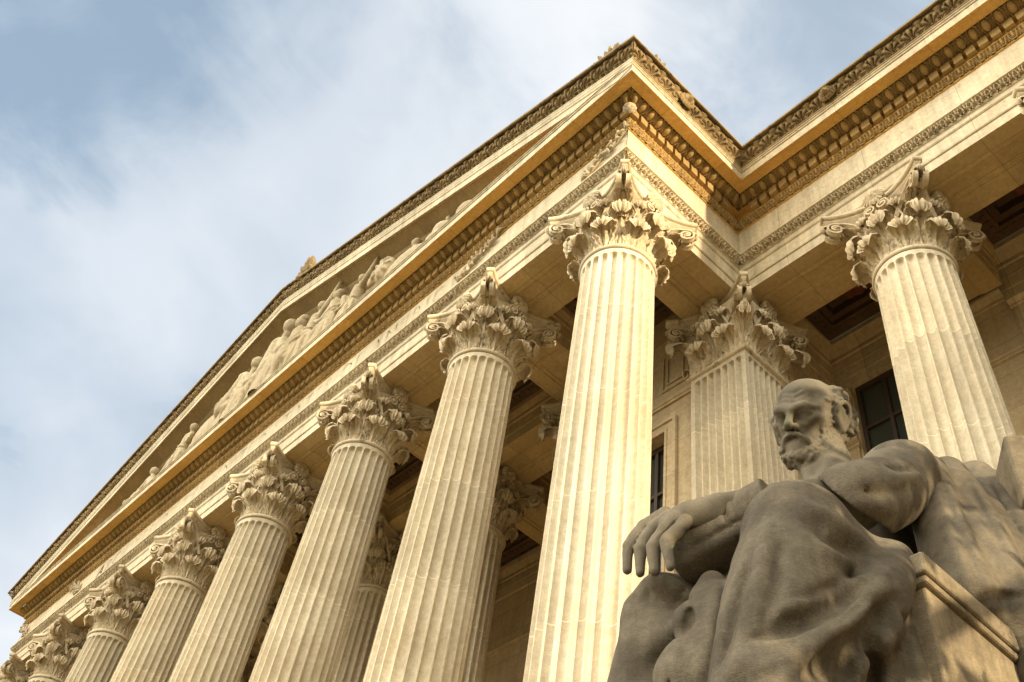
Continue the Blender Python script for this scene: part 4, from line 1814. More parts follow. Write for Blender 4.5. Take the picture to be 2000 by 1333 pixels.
# beard
hell((0, .060, -.089), (.040, .040, .026), .015)
hell((0, .088, -.084), (.024, .019, .022), .012)
htube([(-.030, .070, -.095), (-.056, .035, -.075), (-.068, .005, -.045), (-.072, .0, -.005)], [.019, .017, .013, .009], .015, sym=True)
htube([(0, .107, -.040), (-.018, .105, -.046), (-.036, .091, -.066), (-.045, .077, -.090)], [.005, .0068, .0070, .0045], .004, sym=True)
hell((0, .086, -.066), (.034, .018, .018), .010)


def strand(Fd, p, dr, L, rad, r2, wob=.35, n=10):
    """a wavy lock lying on the surface from p along dr"""
    dr = np.asarray(dr, float)
    t = np.linspace(0, 1, n)
    side = np.cross(dr, p - HT)
    side /= np.linalg.norm(side) + 1e-9
    ph = r2.uniform(0, 6.28)
    pts = p + np.outer(t * L, dr) + np.outer(wob * rad * 2.2 * np.sin(ph + t * 7.5), side)
    pts = Fd.snap(pts, 3)
    out_ = pts - HT
    out_ /= np.linalg.norm(out_, axis=1)[:, None]
    R = rad * np.array([.6] + [1.0] * (n - 2) + [.55])
    Fd.tube_exact(pts + out_ * rad * .35, R, rad * .35, 'add')


def beard_curls(Fd):
    r2 = np.random.default_rng(5)
    cs = []
    tries = 0
    while len(cs) < 190 and tries < 9000:
        tries += 1
        a = r2.uniform(-1, 1)
        x = a * .076
        z = r2.uniform(-.112, -.060) if abs(a) < .70 else r2.uniform(-.10, .006)
        y = .108 - 1.25 * (abs(a) ** 1.8) * .085 - max(0, -.095 - z) * .9
        if abs(x) < .030 and z > -.082:
            continue
        if z > -.066 and abs(x) < .054:
            continue
        p = hp(x, y, z)
        if all(np.linalg.norm(p - q) > .0100 for q in cs):
            cs.append(p)
    cs = Fd.snap(np.array(cs), 6)
    for p in cs:
        q = HR.T @ (p - HT)
        dr = HR @ np.array([-.35 * np.sign(q[0]) * (q[2] < -.09), .25, -1.0])
        dr /= np.linalg.norm(dr)
        strand(Fd, p, dr, r2.uniform(.014, .022), .0042 if abs(q[0]) < .05 else .0030, r2, .6, 8)


beard_curls(H)
def hair_locks(Fd):
    r2 = np.random.default_rng(9)
    # soft mass of hair round the sides and the back
    for sg in (-1, 1):
        hell((sg * .060, -.045, .062), (.024, .040, .026), .012)
        hell((sg * .056, -.078, .000), (.030, .042, .055), .015)
    hell((0, -.085, .015), (.062, .040, .070), .02)
    cs = []
    tries = 0
    while len(cs) < 190 and tries < 14000:
        tries += 1
        ph = r2.uniform(-math.pi, math.pi)
        el = r2.uniform(-.7, .75)
        x, y, z = .088 * math.cos(el) * math.sin(ph), -.022 - .108 * math.cos(el) * math.cos(ph), .030 + .090 * math.sin(el)
        if y > .030 or (abs(x) < .05 and y > -.06) or z > .086 or (z > .062 and y > -.02):
            continue
        if (-.050 < y and z < .042) or (y > -.048 and z < .05 and abs(x) > .07):
            continue
        p = hp(x, y, z)
        if all(np.linalg.norm(p - q) > .0115 for q in cs):
            cs.append(p)
    cs = Fd.snap(np.array(cs), 6)
    for p in cs:
        q = HR.T @ (p - HT)
        dr = HR @ np.array([0, -.55 + r2.uniform(-.3, .3), -.75 + r2.uniform(-.3, .4)])
        dr /= np.linalg.norm(dr)
        strand(Fd, p, dr, r2.uniform(.024, .040), .0056, r2, .8, 11)


# forehead wrinkles
for zz, sp in ((.048, .052), (.060, .050), (.072, .042)):
    pts = [hp(-sp + sp * 2 * t, .085 - .4 * ((t - .5) * 2 * sp) ** 2 * 14 * .4, zz + .004 * math.cos(t * 9)) for t in np.linspace(0, 1, 7)]
    H.groove(pts, .0060, .004)
H.groove([hp(-.006, .1, .036), hp(-.007, .1, .018)], .003, .004)
H.groove([hp(.006, .1, .036), hp(.007, .1, .018)], .003, .004)
for sg in (-1, 1):
    for k in range(3):
        H.groove([hp(sg * .055, .062, .006 - .004 * k), hp(sg * .066, .045, .012 - .012 * k)], .0022, .003, n=10)
hair_locks(H)
# ears
for sg in (-1, 1):
    H.ell(hp(sg * .088, -.006, -.002), np.array((.014, .025, .040)) * HK, .006, rot=HR)
    H.ell(hp(sg * .103, -.002, .000), np.array((.010, .015, .026)) * HK, .004, 'cut', rot=HR)
    H.tube([hp(sg * .094, .016, .012), hp(sg * .100, .010, .028), hp(sg * .103, -.011, .036), hp(sg * .104, -.031, .023), hp(sg * .101, -.031, -.004), hp(sg * .094, -.014, -.030)],
           [.005, .0058, .0064, .0064, .006, .006], .002)
    H.ell(hp(sg * .089, -.002, -.036), (.009, .010, .010), .006)
    H.tube([hp(sg * .082, .008, .0), hp(sg * .084, -.002, -.010)], [.004, .004], .003)


H.op(lambda P: .0012 * vnoise(P, 26, 3) + .0007 * vnoise(P, 70, 4), H.lo, H.lo + H.h * H.n, 0, 'disp')
fig = field_object(H, 'figure', M['statue_skin'], statue, SB, SS)
del H

# ---------------------------------------------------------------- robe
Rb = Field((-.38, -1.02, -.10), (.44, .28, 1.20), .0045)
# tunic
Rb.ell((0, -.02, .56), (.20, .16, .16), .03)
Rb.tube([(0, -.02, .58), (0, -.09, .84), (0, -.125, .965)], [.155, .165, .14], .05)
Rb.tube([(-.20, -.17, .985), (-.08, -.13, 1.01), (0.10, -.125, 1.03), (.165, -.155, 1.035), (.200, -.195, 1.005)], [.080, .074, .068, .074, .080], .04)
# left sleeve
SL_A = np.array([(.192, -.19, 1.005), (.205, -.28, .900), (.212, -.46, .735)], np.float32)
_h1, _h2, _h3 = np.array((0.130, -0.407, 0.868)), np.array((0.225, -0.350, 0.742)), np.array((0.270, -0.284, 0.842))
HEM_P = _h2.astype(np.float32)
_hc = (CAM - SB) / SS
HEM_N = np.cross(_h1 - _hc, _h2 - _hc).astype(np.float32)
HEM_N /= np.linalg.norm(HEM_N)
if HEM_N @ np.array((0, -.6, -.8)) < 0:
    HEM_N = -HEM_N


def sleeve(P, off=0.0, past=0.0):
    best = None
    Q = catmull(SL_A, 9).astype(np.float32)
    R = np.interp(np.linspace(0, 1, 9), [0, .4, 1], [.082, .080, .084]) - off
    for i in range(8):
        ab = Q[i + 1] - Q[i]
        t = np.clip(((P - Q[i]) @ ab) / float(ab @ ab), 0, 1)
        dd = np.linalg.norm(P - Q[i] - t[..., None] * ab, axis=-1) - (R[i] + (R[i + 1] - R[i]) * t)
        best = dd if best is None else np.minimum(best, dd)
    a = np.arctan2(P[..., 0] - .2, P[..., 2] - .8)
    return np.maximum(best, (P - HEM_P) @ HEM_N - past - .006 * np.sin(3.1 * a))


Rb.op(sleeve, (.06, -.58, .62), (.34, -.08, 1.12), .025)
Rb.tube([(-.205, -.19, .97), (-.24, -.33, .80)], [.09, .085], .04)
# lap and legs
Rb.tube([(.12, -.03, .50), (.165, -.32, .525), (.205, -.655, .535)], [.145, .125, .088], .05)
Rb.tube([(.205, -.655, .535), (.215, -.74, .30), (.230, -.82, -.12)], [.088, .098, .110], .035)
Rb.tube([(-.12, -.03, .50), (-.15, -.30, .52), (-.155, -.575, .545)], [.145, .12, .086], .05)
Rb.tube([(-.155, -.575, .545), (-.165, -.62, .32), (-.175, -.67, -.12)], [.086, .092, .105], .035)
# cloth hanging between the knees
Rb.tube([(.02, -.40, .50), (.02, -.56, .47), (.03, -.66, .30), (.035, -.74, -.12)], [.09, .075, .085, .115], .05)
Rb.tube([(0.055, -0.625, 0.506), (0.050, -0.655, 0.425), (0.045, -0.693, 0.273)], [.026, .048, .066], .03)
Rb.tube([(-0.005, -0.629, 0.539), (0.010, -0.661, 0.471), (0.020, -0.692, 0.380), (0.020, -0.722, 0.267)], [.026, .036, .048, .060], .02)
# overfold from the knot across the thigh: heavy roll
Rb.tube([(0.300, -0.497, 0.530), (0.305, -0.567, 0.430), (0.300, -0.634, 0.339), (0.285, -0.708, 0.259), (0.265, -0.789, 0.189), (0.240, -0.859, 0.134)], [.030, .046, .054, .054, .046, .034], .015)
Rb.tube([(0.260, -0.510, 0.561), (0.285, -0.496, 0.549), (0.295, -0.465, 0.544)], [.022, .032, .022], .02)
Rb.tube([(0.225, -0.626, 0.484), (0.245, -0.596, 0.484), (0.262, -0.573, 0.482), (0.272, -0.542, 0.489)], [.05, .052, .05, .04], .03)
# skirt falling from the roll to the floor
Rb.tube([(0.280, -0.516, 0.482), (0.270, -0.508, 0.397), (0.270, -0.518, 0.293), (.29, -.52, -.12)], [.035, .055, .06, .07], .03)
Rb.tube([(0.250, -0.552, 0.381), (0.240, -0.560, 0.283), (.26, -.62, -.12)], [.04, .06, .07], .04)
Rb.tube([(0.240, -0.655, 0.273), (0.240, -0.697, 0.174), (.25, -.70, -.12)], [.04, .06, .07], .04)

fold = Rb.ridge
cut = Rb.groove


def fan(A, B, n, r, k, wob=.0015, alt=True, seed=1):
    r2 = np.random.default_rng(seed)
    A, B = np.array(A), np.array(B)
    for i in range(n):
        t = (i + r2.uniform(-.28, .28)) / max(1, n - 1)
        C = A + (B - A) * t + r2.normal(size=A.shape) * wob
        rr = r * r2.uniform(.65, 1.2)
        fold(C, [rr * .25, rr, rr * .8, rr * .15], k)
        if alt:
            C2 = A + (B - A) * (t + .5 / n) + r2.normal(size=A.shape) * wob
            cut(C2, rr * .9, k)


# the big turned-over roll is cut free above and below
Rb.carve([(0.295, -0.622, 0.412), (0.290, -0.672, 0.363), (0.280, -0.731, 0.305), (0.270, -0.801, 0.243), (0.250, -0.855, 0.201)], .020, .014)
Rb.carve([(0.310, -0.532, 0.433), (0.310, -0.623, 0.310), (0.300, -0.708, 0.226), (0.280, -0.787, 0.163)], .034, .015)
Rb.carve([(0.290, -0.597, 0.331), (0.280, -0.596, 0.289), (0.270, -0.605, 0.218)], .020, .012)
Rb.carve([(0.280, -0.665, 0.257), (0.270, -0.666, 0.221), (0.270, -0.682, 0.164)], .018, .012)
Rb.carve([(0.150, -0.711, 0.488), (0.140, -0.738, 0.391), (0.140, -0.800, 0.225)], .016, .010)
Rb.carve([(-0.050, -0.635, 0.534), (-0.060, -0.644, 0.443), (-0.070, -0.671, 0.328)], .014, .006)
fold([(0.315, -0.556, 0.472), (0.320, -0.647, 0.352), (0.310, -0.730, 0.261), (0.285, -0.810, 0.190)], .012)
cut([(0.310, -0.625, 0.384), (0.315, -0.696, 0.308), (0.300, -0.756, 0.249)], .009)
# thigh: long folds pulled from the knee to the knot
fold([(0.235, -0.697, 0.566), (0.250, -0.619, 0.573), (0.265, -0.555, 0.561), (0.285, -0.520, 0.534)], .018)
cut([(0.245, -0.676, 0.545), (0.260, -0.639, 0.505), (0.275, -0.594, 0.499)], .018)
fold([(0.260, -0.682, 0.473), (0.270, -0.627, 0.466), (0.285, -0.546, 0.502)], .014)
fold([(0.285, -0.569, 0.467), (0.280, -0.683, 0.358), (0.260, -0.762, 0.299), (0.240, -0.819, 0.272)], .014)
cut([(0.280, -0.662, 0.397), (0.270, -0.717, 0.350), (0.260, -0.779, 0.310)], .010)
# shin
fold([(0.235, -0.778, 0.469), (0.235, -0.817, 0.333), (0.230, -0.852, 0.220), (0.230, -0.891, 0.119)], .016)
cut([(0.250, -0.765, 0.428), (0.250, -0.796, 0.319), (0.240, -0.822, 0.241)], .012)
fold([(0.285, -0.720, 0.261), (0.270, -0.795, 0.192), (0.240, -0.853, 0.147)], .013)
fold([(0.270, -0.786, 0.177), (0.250, -0.833, 0.136), (0.240, -0.878, 0.094)], .012)
# falling skirt
fold([(0.290, -0.562, 0.384), (0.280, -0.558, 0.318), (0.280, -0.572, 0.231)], .016)
cut([(0.300, -0.511, 0.454), (0.290, -0.501, 0.373), (0.290, -0.512, 0.274)], .012)
fold([(0.300, -0.527, 0.455), (0.290, -0.525, 0.370), (0.290, -0.542, 0.268)], .011)
fold([(0.280, -0.625, 0.299), (0.270, -0.624, 0.252), (0.270, -0.642, 0.191)], .013)
# right knee and shin
fold([(-0.140, -0.674, 0.585), (-0.100, -0.640, 0.570), (-0.070, -0.612, 0.545)], .030)
cut([(-0.150, -0.673, 0.558), (-0.100, -0.647, 0.535), (-0.070, -0.615, 0.524)], .025)
fold([(-0.060, -0.612, 0.529), (-0.100, -0.627, 0.484), (-0.140, -0.666, 0.414)], .030)
cut([(-0.060, -0.624, 0.490), (-0.090, -0.638, 0.445), (-0.120, -0.667, 0.376)], .026)
fold([(-0.050, -0.636, 0.448), (-0.080, -0.649, 0.398), (-0.100, -0.667, 0.341)], .026)
fold([(-0.200, -0.659, 0.574), (-0.200, -0.649, 0.472), (-0.190, -0.641, 0.385)], .021)
# cloth in the lap
fold([(0.000, -0.620, 0.549), (0.010, -0.657, 0.419), (0.000, -0.680, 0.306)], .018)
cut([(0.030, -0.626, 0.516), (0.030, -0.642, 0.419), (0.030, -0.671, 0.313)], .013)
fold([(0.060, -0.633, 0.522), (0.050, -0.631, 0.449), (0.050, -0.665, 0.328)], .013)
# sleeve and shoulder
fold([(0.120, -0.331, 0.947), (0.200, -0.348, 0.879), (0.250, -0.306, 0.887), (0.260, -0.241, 0.939)], .016)
cut([(0.130, -0.354, 0.899), (0.220, -0.394, 0.807), (0.260, -0.330, 0.836)], .014)
fold([(0.140, -0.356, 0.869), (0.230, -0.423, 0.747), (0.260, -0.382, 0.743)], .013)
fold([(0.140, -0.240, 1.053), (0.200, -0.233, 1.032), (0.230, -0.191, 1.023)], .013)
cut([(0.130, -0.275, 1.007), (0.220, -0.310, 0.927), (0.260, -0.248, 0.955)], .011)
fold([(0.270, -0.329, 0.828), (0.270, -0.372, 0.737), (0.250, -0.391, 0.684)], .013)
# breast folds
for i in range(5):
    x0 = -.12 + .055 * i
    fold([(x0, -.30, .98), (x0 + .02, -.31, .86), (x0 + .05, -.27, .72)], .012)
# hollow under the sleeve for the bare forearm, and room for the neck
Rb.tube([hp(0, .02, -.07), (.005, -.205, 1.095), (.008, -.21, 1.05)], [.062, .072, .066], .015, 'cut')
Rb.op(lambda P: np.maximum(sleeve(P, .014, .3), -((P - HEM_P) @ HEM_N) - .010), (.06, -.60, .60), (.34, -.24, 1.0), .004, 'cut')
Rb.op(lambda P: .0007 * vnoise(P, 17, 8) + .0008 * vnoise(P, 44, 2), Rb.lo, Rb.lo + Rb.h * Rb.n, 0, 'disp')
robe = field_object(Rb, 'robe', M['statue'], fig, SB, SS)
del Rb

# ---------------------------------------------------------------- scroll and book
Sc = Field((-.2, -.9, .40), (.22, -.36, .92), .0045)
sa, sb_ = np.array((-0.058, -0.628, 0.640)), np.array((0.100, -0.602, 0.678))
ax_ = (sb_ - sa) / np.linalg.norm(sb_ - sa)


def scroll_fn(P):
    q = P - sa.astype(np.float32)
    t = q @ ax_.astype(np.float32)
    r = np.linalg.norm(q - t[..., None] * ax_.astype(np.float32), axis=-1)
    L = float(np.linalg.norm(sb_ - sa))
    R = .060 - .007 * np.exp(-((t - L * .66) / .005) ** 2) - .007 * np.exp(-((t - L * .80) / .005) ** 2)
    return np.maximum(r - R, np.abs(t - L / 2) - (L / 2 + .03))


Sc.op(scroll_fn, np.minimum(sa, sb_) - .1, np.maximum(sa, sb_) + .1, .0)
upv = np.cross(ax_, [1, 0, 0])
Sc.groove([sa + ax_ * .0 + np.array([.03, -.045, -.035]), sb_ + np.array([.03, -.045, -.035])], .006, .006)
Sc.ridge([sa + np.array([.02, -.035, -.05]), sb_ + np.array([.02, -.035, -.05])], [.012] * 4, .01)
scr = field_object(Sc, 'scroll', M['statue'], statue, SB, SS)
del Sc

# ---------------------------------------------------------------- cloth thrown over the chair
Cl = Field((.02, -.62, .28), (.62, .36, 1.40), .0050)
Cl.tube([(0.215, -0.095, 1.076), (0.245, -0.150, 0.892), (0.285, -0.223, 0.703), (0.325, -0.292, 0.560)], [.045, .060, .066, .050], .03)
Cl.tube([(0.200, 0.045, 1.176), (0.255, -0.048, 0.954), (0.305, -0.127, 0.759), (0.345, -0.180, 0.640)], [.05, .066, .072, .055], .03)
Cl.tube([(0.200, 0.214, 1.281), (0.260, 0.137, 1.082), (0.315, 0.042, 0.887), (0.360, -0.020, 0.754)], [.052, .072, .075, .06], .03)
Cl.tube([(0.240, 0.240, 1.186), (0.300, 0.162, 0.992), (0.340, 0.141, 0.872)], [.07, .08, .07], .04)
# lower layer
Cl.tube([(0.320, -0.211, 0.615), (0.345, -0.189, 0.560), (0.370, -0.151, 0.526)], [.045, .06, .06], .03)
Cl.tube([(0.320, -0.137, 0.640), (0.350, -0.149, 0.529), (0.370, -0.181, 0.432)], [.05, .055, .05], .03)
Cl.ridge([(0.220, -0.022, 1.125), (0.285, -0.156, 0.867), (0.330, -0.232, 0.695)], .012)
Cl.groove([(0.220, -0.041, 1.095), (0.280, -0.166, 0.848), (0.330, -0.260, 0.647), (0.360, -0.300, 0.563)], .012)
Cl.groove([(0.240, 0.058, 1.171), (0.300, -0.050, 0.929), (0.360, -0.155, 0.735)], .012)
Cl.ridge([(0.230, 0.079, 1.183), (0.300, -0.021, 0.963), (0.350, -0.112, 0.793)], .014)
Cl.groove([(0.260, 0.169, 1.212), (0.320, 0.044, 0.981), (0.370, -0.051, 0.809)], .010)
Cl.ridge([(0.360, -0.388, 0.479), (0.380, -0.350, 0.525), (0.400, -0.326, 0.532), (0.420, -0.324, 0.514), (0.420, -0.252, 0.576)], [.006, .010, .010, .010, .008])
Cl.groove([(0.350, -0.353, 0.492), (0.380, -0.336, 0.518), (0.400, -0.320, 0.518), (0.420, -0.294, 0.524)], .014)
Cl.ridge([(0.340, -0.324, 0.502), (0.380, -0.339, 0.451), (0.400, -0.304, 0.427)], .010)
fold, cut = Cl.ridge, Cl.groove
fold([(0.220, -0.079, 1.085), (0.270, -0.174, 0.834), (0.340, -0.303, 0.553)], .016)
fold([(0.240, 0.139, 1.220), (0.310, 0.026, 0.974), (0.370, -0.069, 0.771)], .016)
cut([(0.230, 0.027, 1.146), (0.290, -0.096, 0.889), (0.350, -0.190, 0.681)], .018)
fold([(0.350, -0.277, 0.535), (0.370, -0.264, 0.489), (0.380, -0.237, 0.439)], .013)
Cl.op(lambda P: .0010 * vnoise(P, 15, 6) + .0008 * vnoise(P, 44, 2), Cl.lo, Cl.lo + Cl.h * Cl.n, 0, 'disp')
clo = field_object(Cl, 'draped_cloth', M['statue'], statue, SB, SS)
del Cl

# ---------------------------------------------------------------- armchair
def lbox(mb, lo, hi, rz=0.0, c=None):
    lo, hi = np.array(lo), np.array(hi)
    ce = (lo + hi) / 2 if c is None else np.array(c)
    ca, sa2 = math.cos(rz), math.sin(rz)
    Rm = np.array([[ca, -sa2, 0], [sa2, ca, 0], [0, 0, 1]])
    mb.box((lo - ce) * SS, (hi - ce) * SS, Rm, SB + ce * SS)


mb = MB()
AX0, AX1 = .262, .345
lbox(mb, (-.262, -.42, -.10), (.262, .34, .40))                 # seat block
lbox(mb, (-.26, -.44, .40), (.26, .34, .435))
chair = mb.build('armchair', M['chair'], statue)
bev = chair.modifiers.new('bevel', 'BEVEL')
bev.width = .03
bev.segments = 2
for sx in (1, -1):
    mb = MB()
    a, b = (AX0, AX1) if sx > 0 else (-AX1, -AX0)
    lbox(mb, (a, -.505, -.10), (b, .34, .455))
    lbox(mb, (a - .008, -.515, .455), (b + .010, .345, .470))
    lbox(mb, (a - .014, -.522, .470), (b + .016, .35, .512))
    arm = mb.build('armrest', M['chair'], chair)
    bv = arm.modifiers.new('bevel', 'BEVEL')
    bv.width = .014
    bv.segments = 2
mb = MB()
lbox(mb, (-.32, .20, .435), (.32, .30, 1.12))
bk = mb.build('chair_back', M['chair'], chair)
mb = MB()
lbox(mb, (.285, .03, .98), (.44, .26, 1.185), rz=math.radians(38))
bk2 = mb.build('back_scroll', M['chair'], chair)
mb = MB()
lbox(mb, (-.44, .03, .98), (-.285, .26, 1.185), rz=math.radians(-38))
bk3 = mb.build('back_scroll', M['chair'], chair)
for o in (bk, bk2, bk3):
    bv = o.modifiers.new('bevel', 'BEVEL')
    bv.width = .03
    bv.segments = 3

# pedestal under the statue
ped = MB()
for lo, hi in (((-.56, -1.10, -1.2), (.56, .50, -.98)), ((-.44, -.98, -.98), (.44, .40, -.26)), ((-.50, -1.02, -.26), (.50, .45, -.20)), ((-.44, -.97, -.20), (.44, .40, -.10))):
    lbox(ped, lo, hi)
pd = ped.build('statue_pedestal', M['statue'])
tag(pd, 'grey stone pedestal block carrying the seated statue', 'pedestal')


# ================================================================== PEDIMENT SCULPTURE
PF = ZA + 3.42       # floor the figures stand on


def relief(kind, x, H, dr=1, name='relief_figure', seed=0):
    F = Field((x - H * .95 - .3, -2.05, PF - .12), (x + H * .95 + .3, -.74, PF + H * 1.14 + .2), .036)
    r2 = np.random.default_rng(seed)
    ys = min(1.05, .42 * H)

    def P(a, b, c):
        return (x + a * dr * H, -1.10 + b * ys, PF + c * H)

    def T(pts, rad, k=.06):
        F.tube([P(*p) for p in pts], np.asarray(rad) * H * .70, k * .5)
    if kind == 'seated':
        T([(-.02, -.05, .34), (.03, -.10, .56), (.06, -.12, .70)], [.14, .135, .13])
        T([(.07, -.14, .74), (.10, -.16, .82)], [.06, .055], .04)
        F.ell(P(.115, -.18, .905), (.060 * H, .066 * H, .078 * H), .02)
        F.ell(P(.09, -.16, .945), (.058 * H, .06 * H, .048 * H), .01)
        T([(-.03, -.06, .72), (-.10, -.10, .56), (.06, -.24, .47)], [.07, .058, .045], .04)
        T([(.10, -.22, .72), (.20, -.30, .56), (.34, -.30, .55)], [.065, .055, .042], .04)
        T([(0, -.10, .32), (.34, -.24, .40)], [.14, .10])
        T([(.34, -.24, .40), (.36, -.24, .18), (.38, -.24, 0)], [.10, .095, .13])
        T([(-.02, -.16, .30), (.24, -.34, .36), (.24, -.34, .0)], [.13, .095, .13])
        T([(-.20, -.02, .0), (-.16, -.02, .40)], [.16, .13])
        for i in range(7):
            a = .02 + .055 * i
            F.rid([P(a * .6, -.30, .42), P(a, -.38, .26), P(a * 1.1 + .02, -.40, .02)], .030 * H, .012)
        for i in range(4):
            F.rid([P(-.08 + .05 * i, -.2, .70), P(-.02 + .04 * i, -.26, .55), P(.06 + .03 * i, -.24, .42)], .022 * H, .012)
    elif kind in ('standing', 'reaching'):
        T([(0, -.06, .46), (.01, -.11, .62), (.03, -.13, .76)], [.105, .11, .105])
        T([(.03, -.14, .78), (.05, -.16, .85)], [.05, .045], .04)
        F.ell(P(.06, -.18, .925), (.050 * H, .056 * H, .066 * H), .02)
        F.ell(P(.035, -.16, .955), (.048 * H, .05 * H, .042 * H), .01)
        if kind == 'reaching':
            T([(.10, -.18, .77), (.22, -.24, .86), (.30, -.26, 1.02)], [.055, .045, .030], .04)
            T([(.30, -.26, 1.02), (.33, -.26, 1.10)], [.035, .018], .02)
        else:
            T([(.10, -.18, .77), (.17, -.26, .60), (.28, -.30, .66)], [.055, .045, .032], .04)
        T([(-.09, -.12, .77), (-.15, -.16, .58), (-.06, -.26, .50)], [.055, .045, .035], .04)
        T([(-.03, -.10, .48), (-.05, -.14, .24), (-.06, -.14, .0)], [.11, .115, .14])
        T([(.05, -.14, .48), (.08, -.24, .25), (.08, -.20, .0)], [.095, .09, .12])
        for i in range(7):
            a = -.14 + .045 * i
            F.rid([P(a * .6, -.24, .50), P(a, -.30, .28), P(a * 1.2, -.30, .02)], .027 * H, .012)
        for i in range(3):
            F.rid([P(-.10, -.2, .72 - .07 * i), P(0, -.28, .60 - .05 * i), P(.10, -.24, .58 - .03 * i)], .021 * H, .012)
    elif kind == 'reclining':
        T([(-.1, -.06, .30), (.20, -.14, .50), (.32, -.18, .66)], [.17, .16, .14])
        F.ell(P(.40, -.22, .92), (.085 * H, .09 * H, .10 * H), .04)
        T([(.33, -.2, .72), (.38, -.22, .82)], [.07, .06], .04)
        T([(.38, -.28, .66), (.55, -.34, .42), (.62, -.30, .1)], [.08, .06, .05], .04)
        T([(-.1, -.16, .28), (-.45, -.26, .34), (-.80, -.20, .10)], [.16, .11, .07])
        T([(-.1, -.2, .2), (-.5, -.3, .16), (-.85, -.26, .06)], [.15, .10, .06])
        for i in range(6):
            a = -.1 - .1 * i
            F.rid([P(a, -.36, .34), P(a - .06, -.42, .20), P(a - .03, -.42, .03)], .028 * H, .012)
    elif kind == 'horse':
        F.ell(P(-.28, -.10, .50), (.40 * H, .26 * ys, .22 * H), .06)
        T([(.02, -.16, .56), (.16, -.22, .78), (.26, -.26, .93)], [.17, .12, .09])
        T([(.24, -.28, .96), (.36, -.30, .90), (.47, -.30, .76)], [.085, .075, .055], .04)
        T([(.24, -.22, 1.0), (.25, -.22, 1.07)], [.03, .01], .02)
        for lx_ in (.02, -.10, -.5, -.6):
            T([(lx_, -.12, .40), (lx_ + .02, -.14, .0)], [.07, .045])
        for i in range(6):
            F.rid([P(.20 - .03 * i, -.32, .98 - .07 * i), P(.13 - .03 * i, -.42, .92 - .07 * i)], .022 * H, .02)
    elif kind == 'beast':
        F.ell(P(-.20, -.12, .42), (.42 * H, .28 * ys, .26 * H), .06)
        F.ell(P(.24, -.24, .66), (.20 * H, .22 * ys, .22 * H), .06)
        F.ell(P(.40, -.32, .58), (.12 * H, .12 * ys, .10 * H), .05)
        T([(.20, -.2, .3), (.26, -.24, .0)], [.10, .08])
        for i in range(8):
            a = i / 8 * 2 * math.pi
            F.rid([P(.24 + .08 * math.cos(a), -.44, .66 + .08 * math.sin(a)), P(.24 + .20 * math.cos(a), -.36, .66 + .20 * math.sin(a))], .028 * H, .02)
    elif kind == 'rock':
        for i in range(7):
            F.ell(P(r2.uniform(-.5, .4), -.1 - .2 * r2.random(), r2.uniform(.1, .6)), np.array((.28, .22, .26)) * H * r2.uniform(.6, 1), .05)
    F.op(lambda Q: .006 * vnoise(Q, 5.5, seed) + .006 * vnoise(Q, 13, seed + 1), F.lo, F.lo + F.h * F.n, 0, 'disp')
    return field_object(F, name, M['relief'], building)


def room(x):
    xx = x if x > XM else 2 * XM - x
    return 2.86 + (1.7 - xx) * SL - 3.42


for i, (kd, x, H, dr) in enumerate([
        ('reclining', -28.2, 1.55, 1), ('seated', -26.2, 1.75, -1), ('seated', -24.0, 2.2, -1),
        ('reclining', -23.3, 2.1, -1), ('standing', -21.9, 3.3, 1), ('seated', -18.0, 3.9, 1),
        ('seated', -16.2, 4.6, 1), ('seated', -14.2, 3.9, -1), ('reaching', -13.5, 3.9, 1),
        ('standing', -12.1, 3.9, -1), ('reaching', -10.9, 3.5, 1), ('seated', -7.5, 2.4, -1), ('seated', -6.3, 2.5, 1),
        ('reclining', -4.4, 1.6, 1), ('reclining', -30.0, 1.1, 1)]):
    H = min(H, room(x) * (.88 if kd != 'reaching' else .84))
    relief(kd, x, H, dr, seed=20 + i)
relief('horse', -18.9, min(3.2, room(-19) * .85), 1, 'relief_horse', 51)
relief('beast', -8.5, min(2.5, room(-8.5) * .9), -1, 'relief_beast', 52)
relief('rock', -5.4, 1.7, 1, 'relief_rock', 53)

# great disc behind the enthroned figure
mb = MB()
a = np.linspace(0, 2 * np.pi, 72, endpoint=False)
G = []
for r, y in ((0.0, -.93), (.5, -.93), (.55, -.96), (.62, -.96), (.66, -.93), (1.62, -.93), (1.68, -.97), (1.82, -.97), (1.88, -.92), (1.90, -.80)):
    G.append(np.stack([-15.3 + r * np.cos(a), np.full(72, y) - (.03 * np.abs(np.cos(10 * a)) if .6 < r < 1.65 else 0), PF + 1.75 + r * np.sin(a)], -1))
mb.grid(np.array(G), wrap=True)
part(mb, 'relief_disc', M['relief'], smooth=True, angle=40)


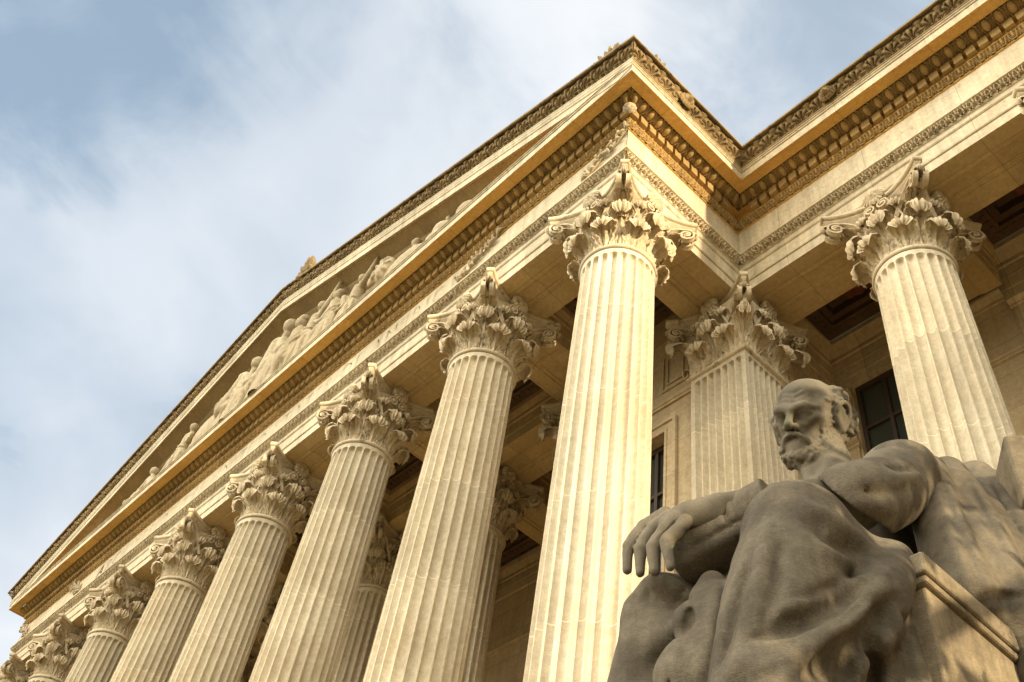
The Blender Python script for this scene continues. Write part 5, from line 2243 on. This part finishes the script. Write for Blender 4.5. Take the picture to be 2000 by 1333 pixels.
# ================================================================== TREES TO THE EAST (they dapple the statue)
def tree(x, y, h, rc, seed, label):
    r = np.random.default_rng(seed)
    root = empty('street_tree', (x, y, 0))
    tag(root, label, 'tree', None)
    tr = MB()
    st = catmull([(0, 0, 0), (.1, .05, h * .25), (-.1, .1, h * .5), (.05, 0, h * .8)], 16)
    tr.grid(tube_mesh(st, np.linspace(.30, .08, 16), 10), wrap=True)
    cen = []
    for k in range(11):
        a = k * 2.4 + r.uniform(-.3, .3)
        z0 = h * (.28 + .045 * k)
        L = rc * r.uniform(.6, .95)
        P = catmull([(0, 0, z0), (math.cos(a) * L * .5, math.sin(a) * L * .5, z0 + L * .35), (math.cos(a) * L, math.sin(a) * L, z0 + L * .55)], 10)
        tr.grid(tube_mesh(P, np.linspace(.10, .03, 10), 7), wrap=True)
        cen += [P[-1], P[6]]
    cen.append((0, 0, h * .88))
    tr.build('trunk', M['bark'], root, smooth=True)
    lf = MB()
    V, F = [], []
    for c in cen:
        open_ = c[1] > 1.0 and c[2] < 9
        n = 10 if open_ else 190
        d = r.normal(size=(n, 3))
        d /= np.linalg.norm(d, axis=1)[:, None]
        p = np.array(c) + d * (r.random((n, 1)) ** .5) * rc * .40 * np.array([1, 1, .75])
        for q in p:
            u = r.normal(size=3)
            u /= np.linalg.norm(u)
            w = np.cross(u, r.normal(size=3))
            w /= np.linalg.norm(w)
            L = r.uniform(.10, .17)
            V += [q - u * L, q + w * L * .55, q + u * L, q - w * L * .55]
    V = np.array(V)
    F = np.arange(len(V)).reshape(-1, 4)
    lf.add(V, F)
    lf.build('crown', M['leaf'], root)
    return root


tree(15.5, -5.3, 9.8, 2.9, 3, 'leafy green tree standing on the paving to the right of the seated statue')


# ================================================================== GROUND
mb = MB()
mb.add([(-900, -900, 0), (900, -900, 0), (900, 900, 0), (-900, 900, 0)], [(0, 1, 2, 3)])
g = mb.build('ground', M['ground'])
tag(g, kind='structure')
mb = MB()
mb.add([(-45, -22, .004), (40, -22, .004), (40, 4, .004), (-45, 4, .004)], [(0, 1, 2, 3)])
pv = mb.build('pavement', M['paving'])
tag(pv, kind='structure')
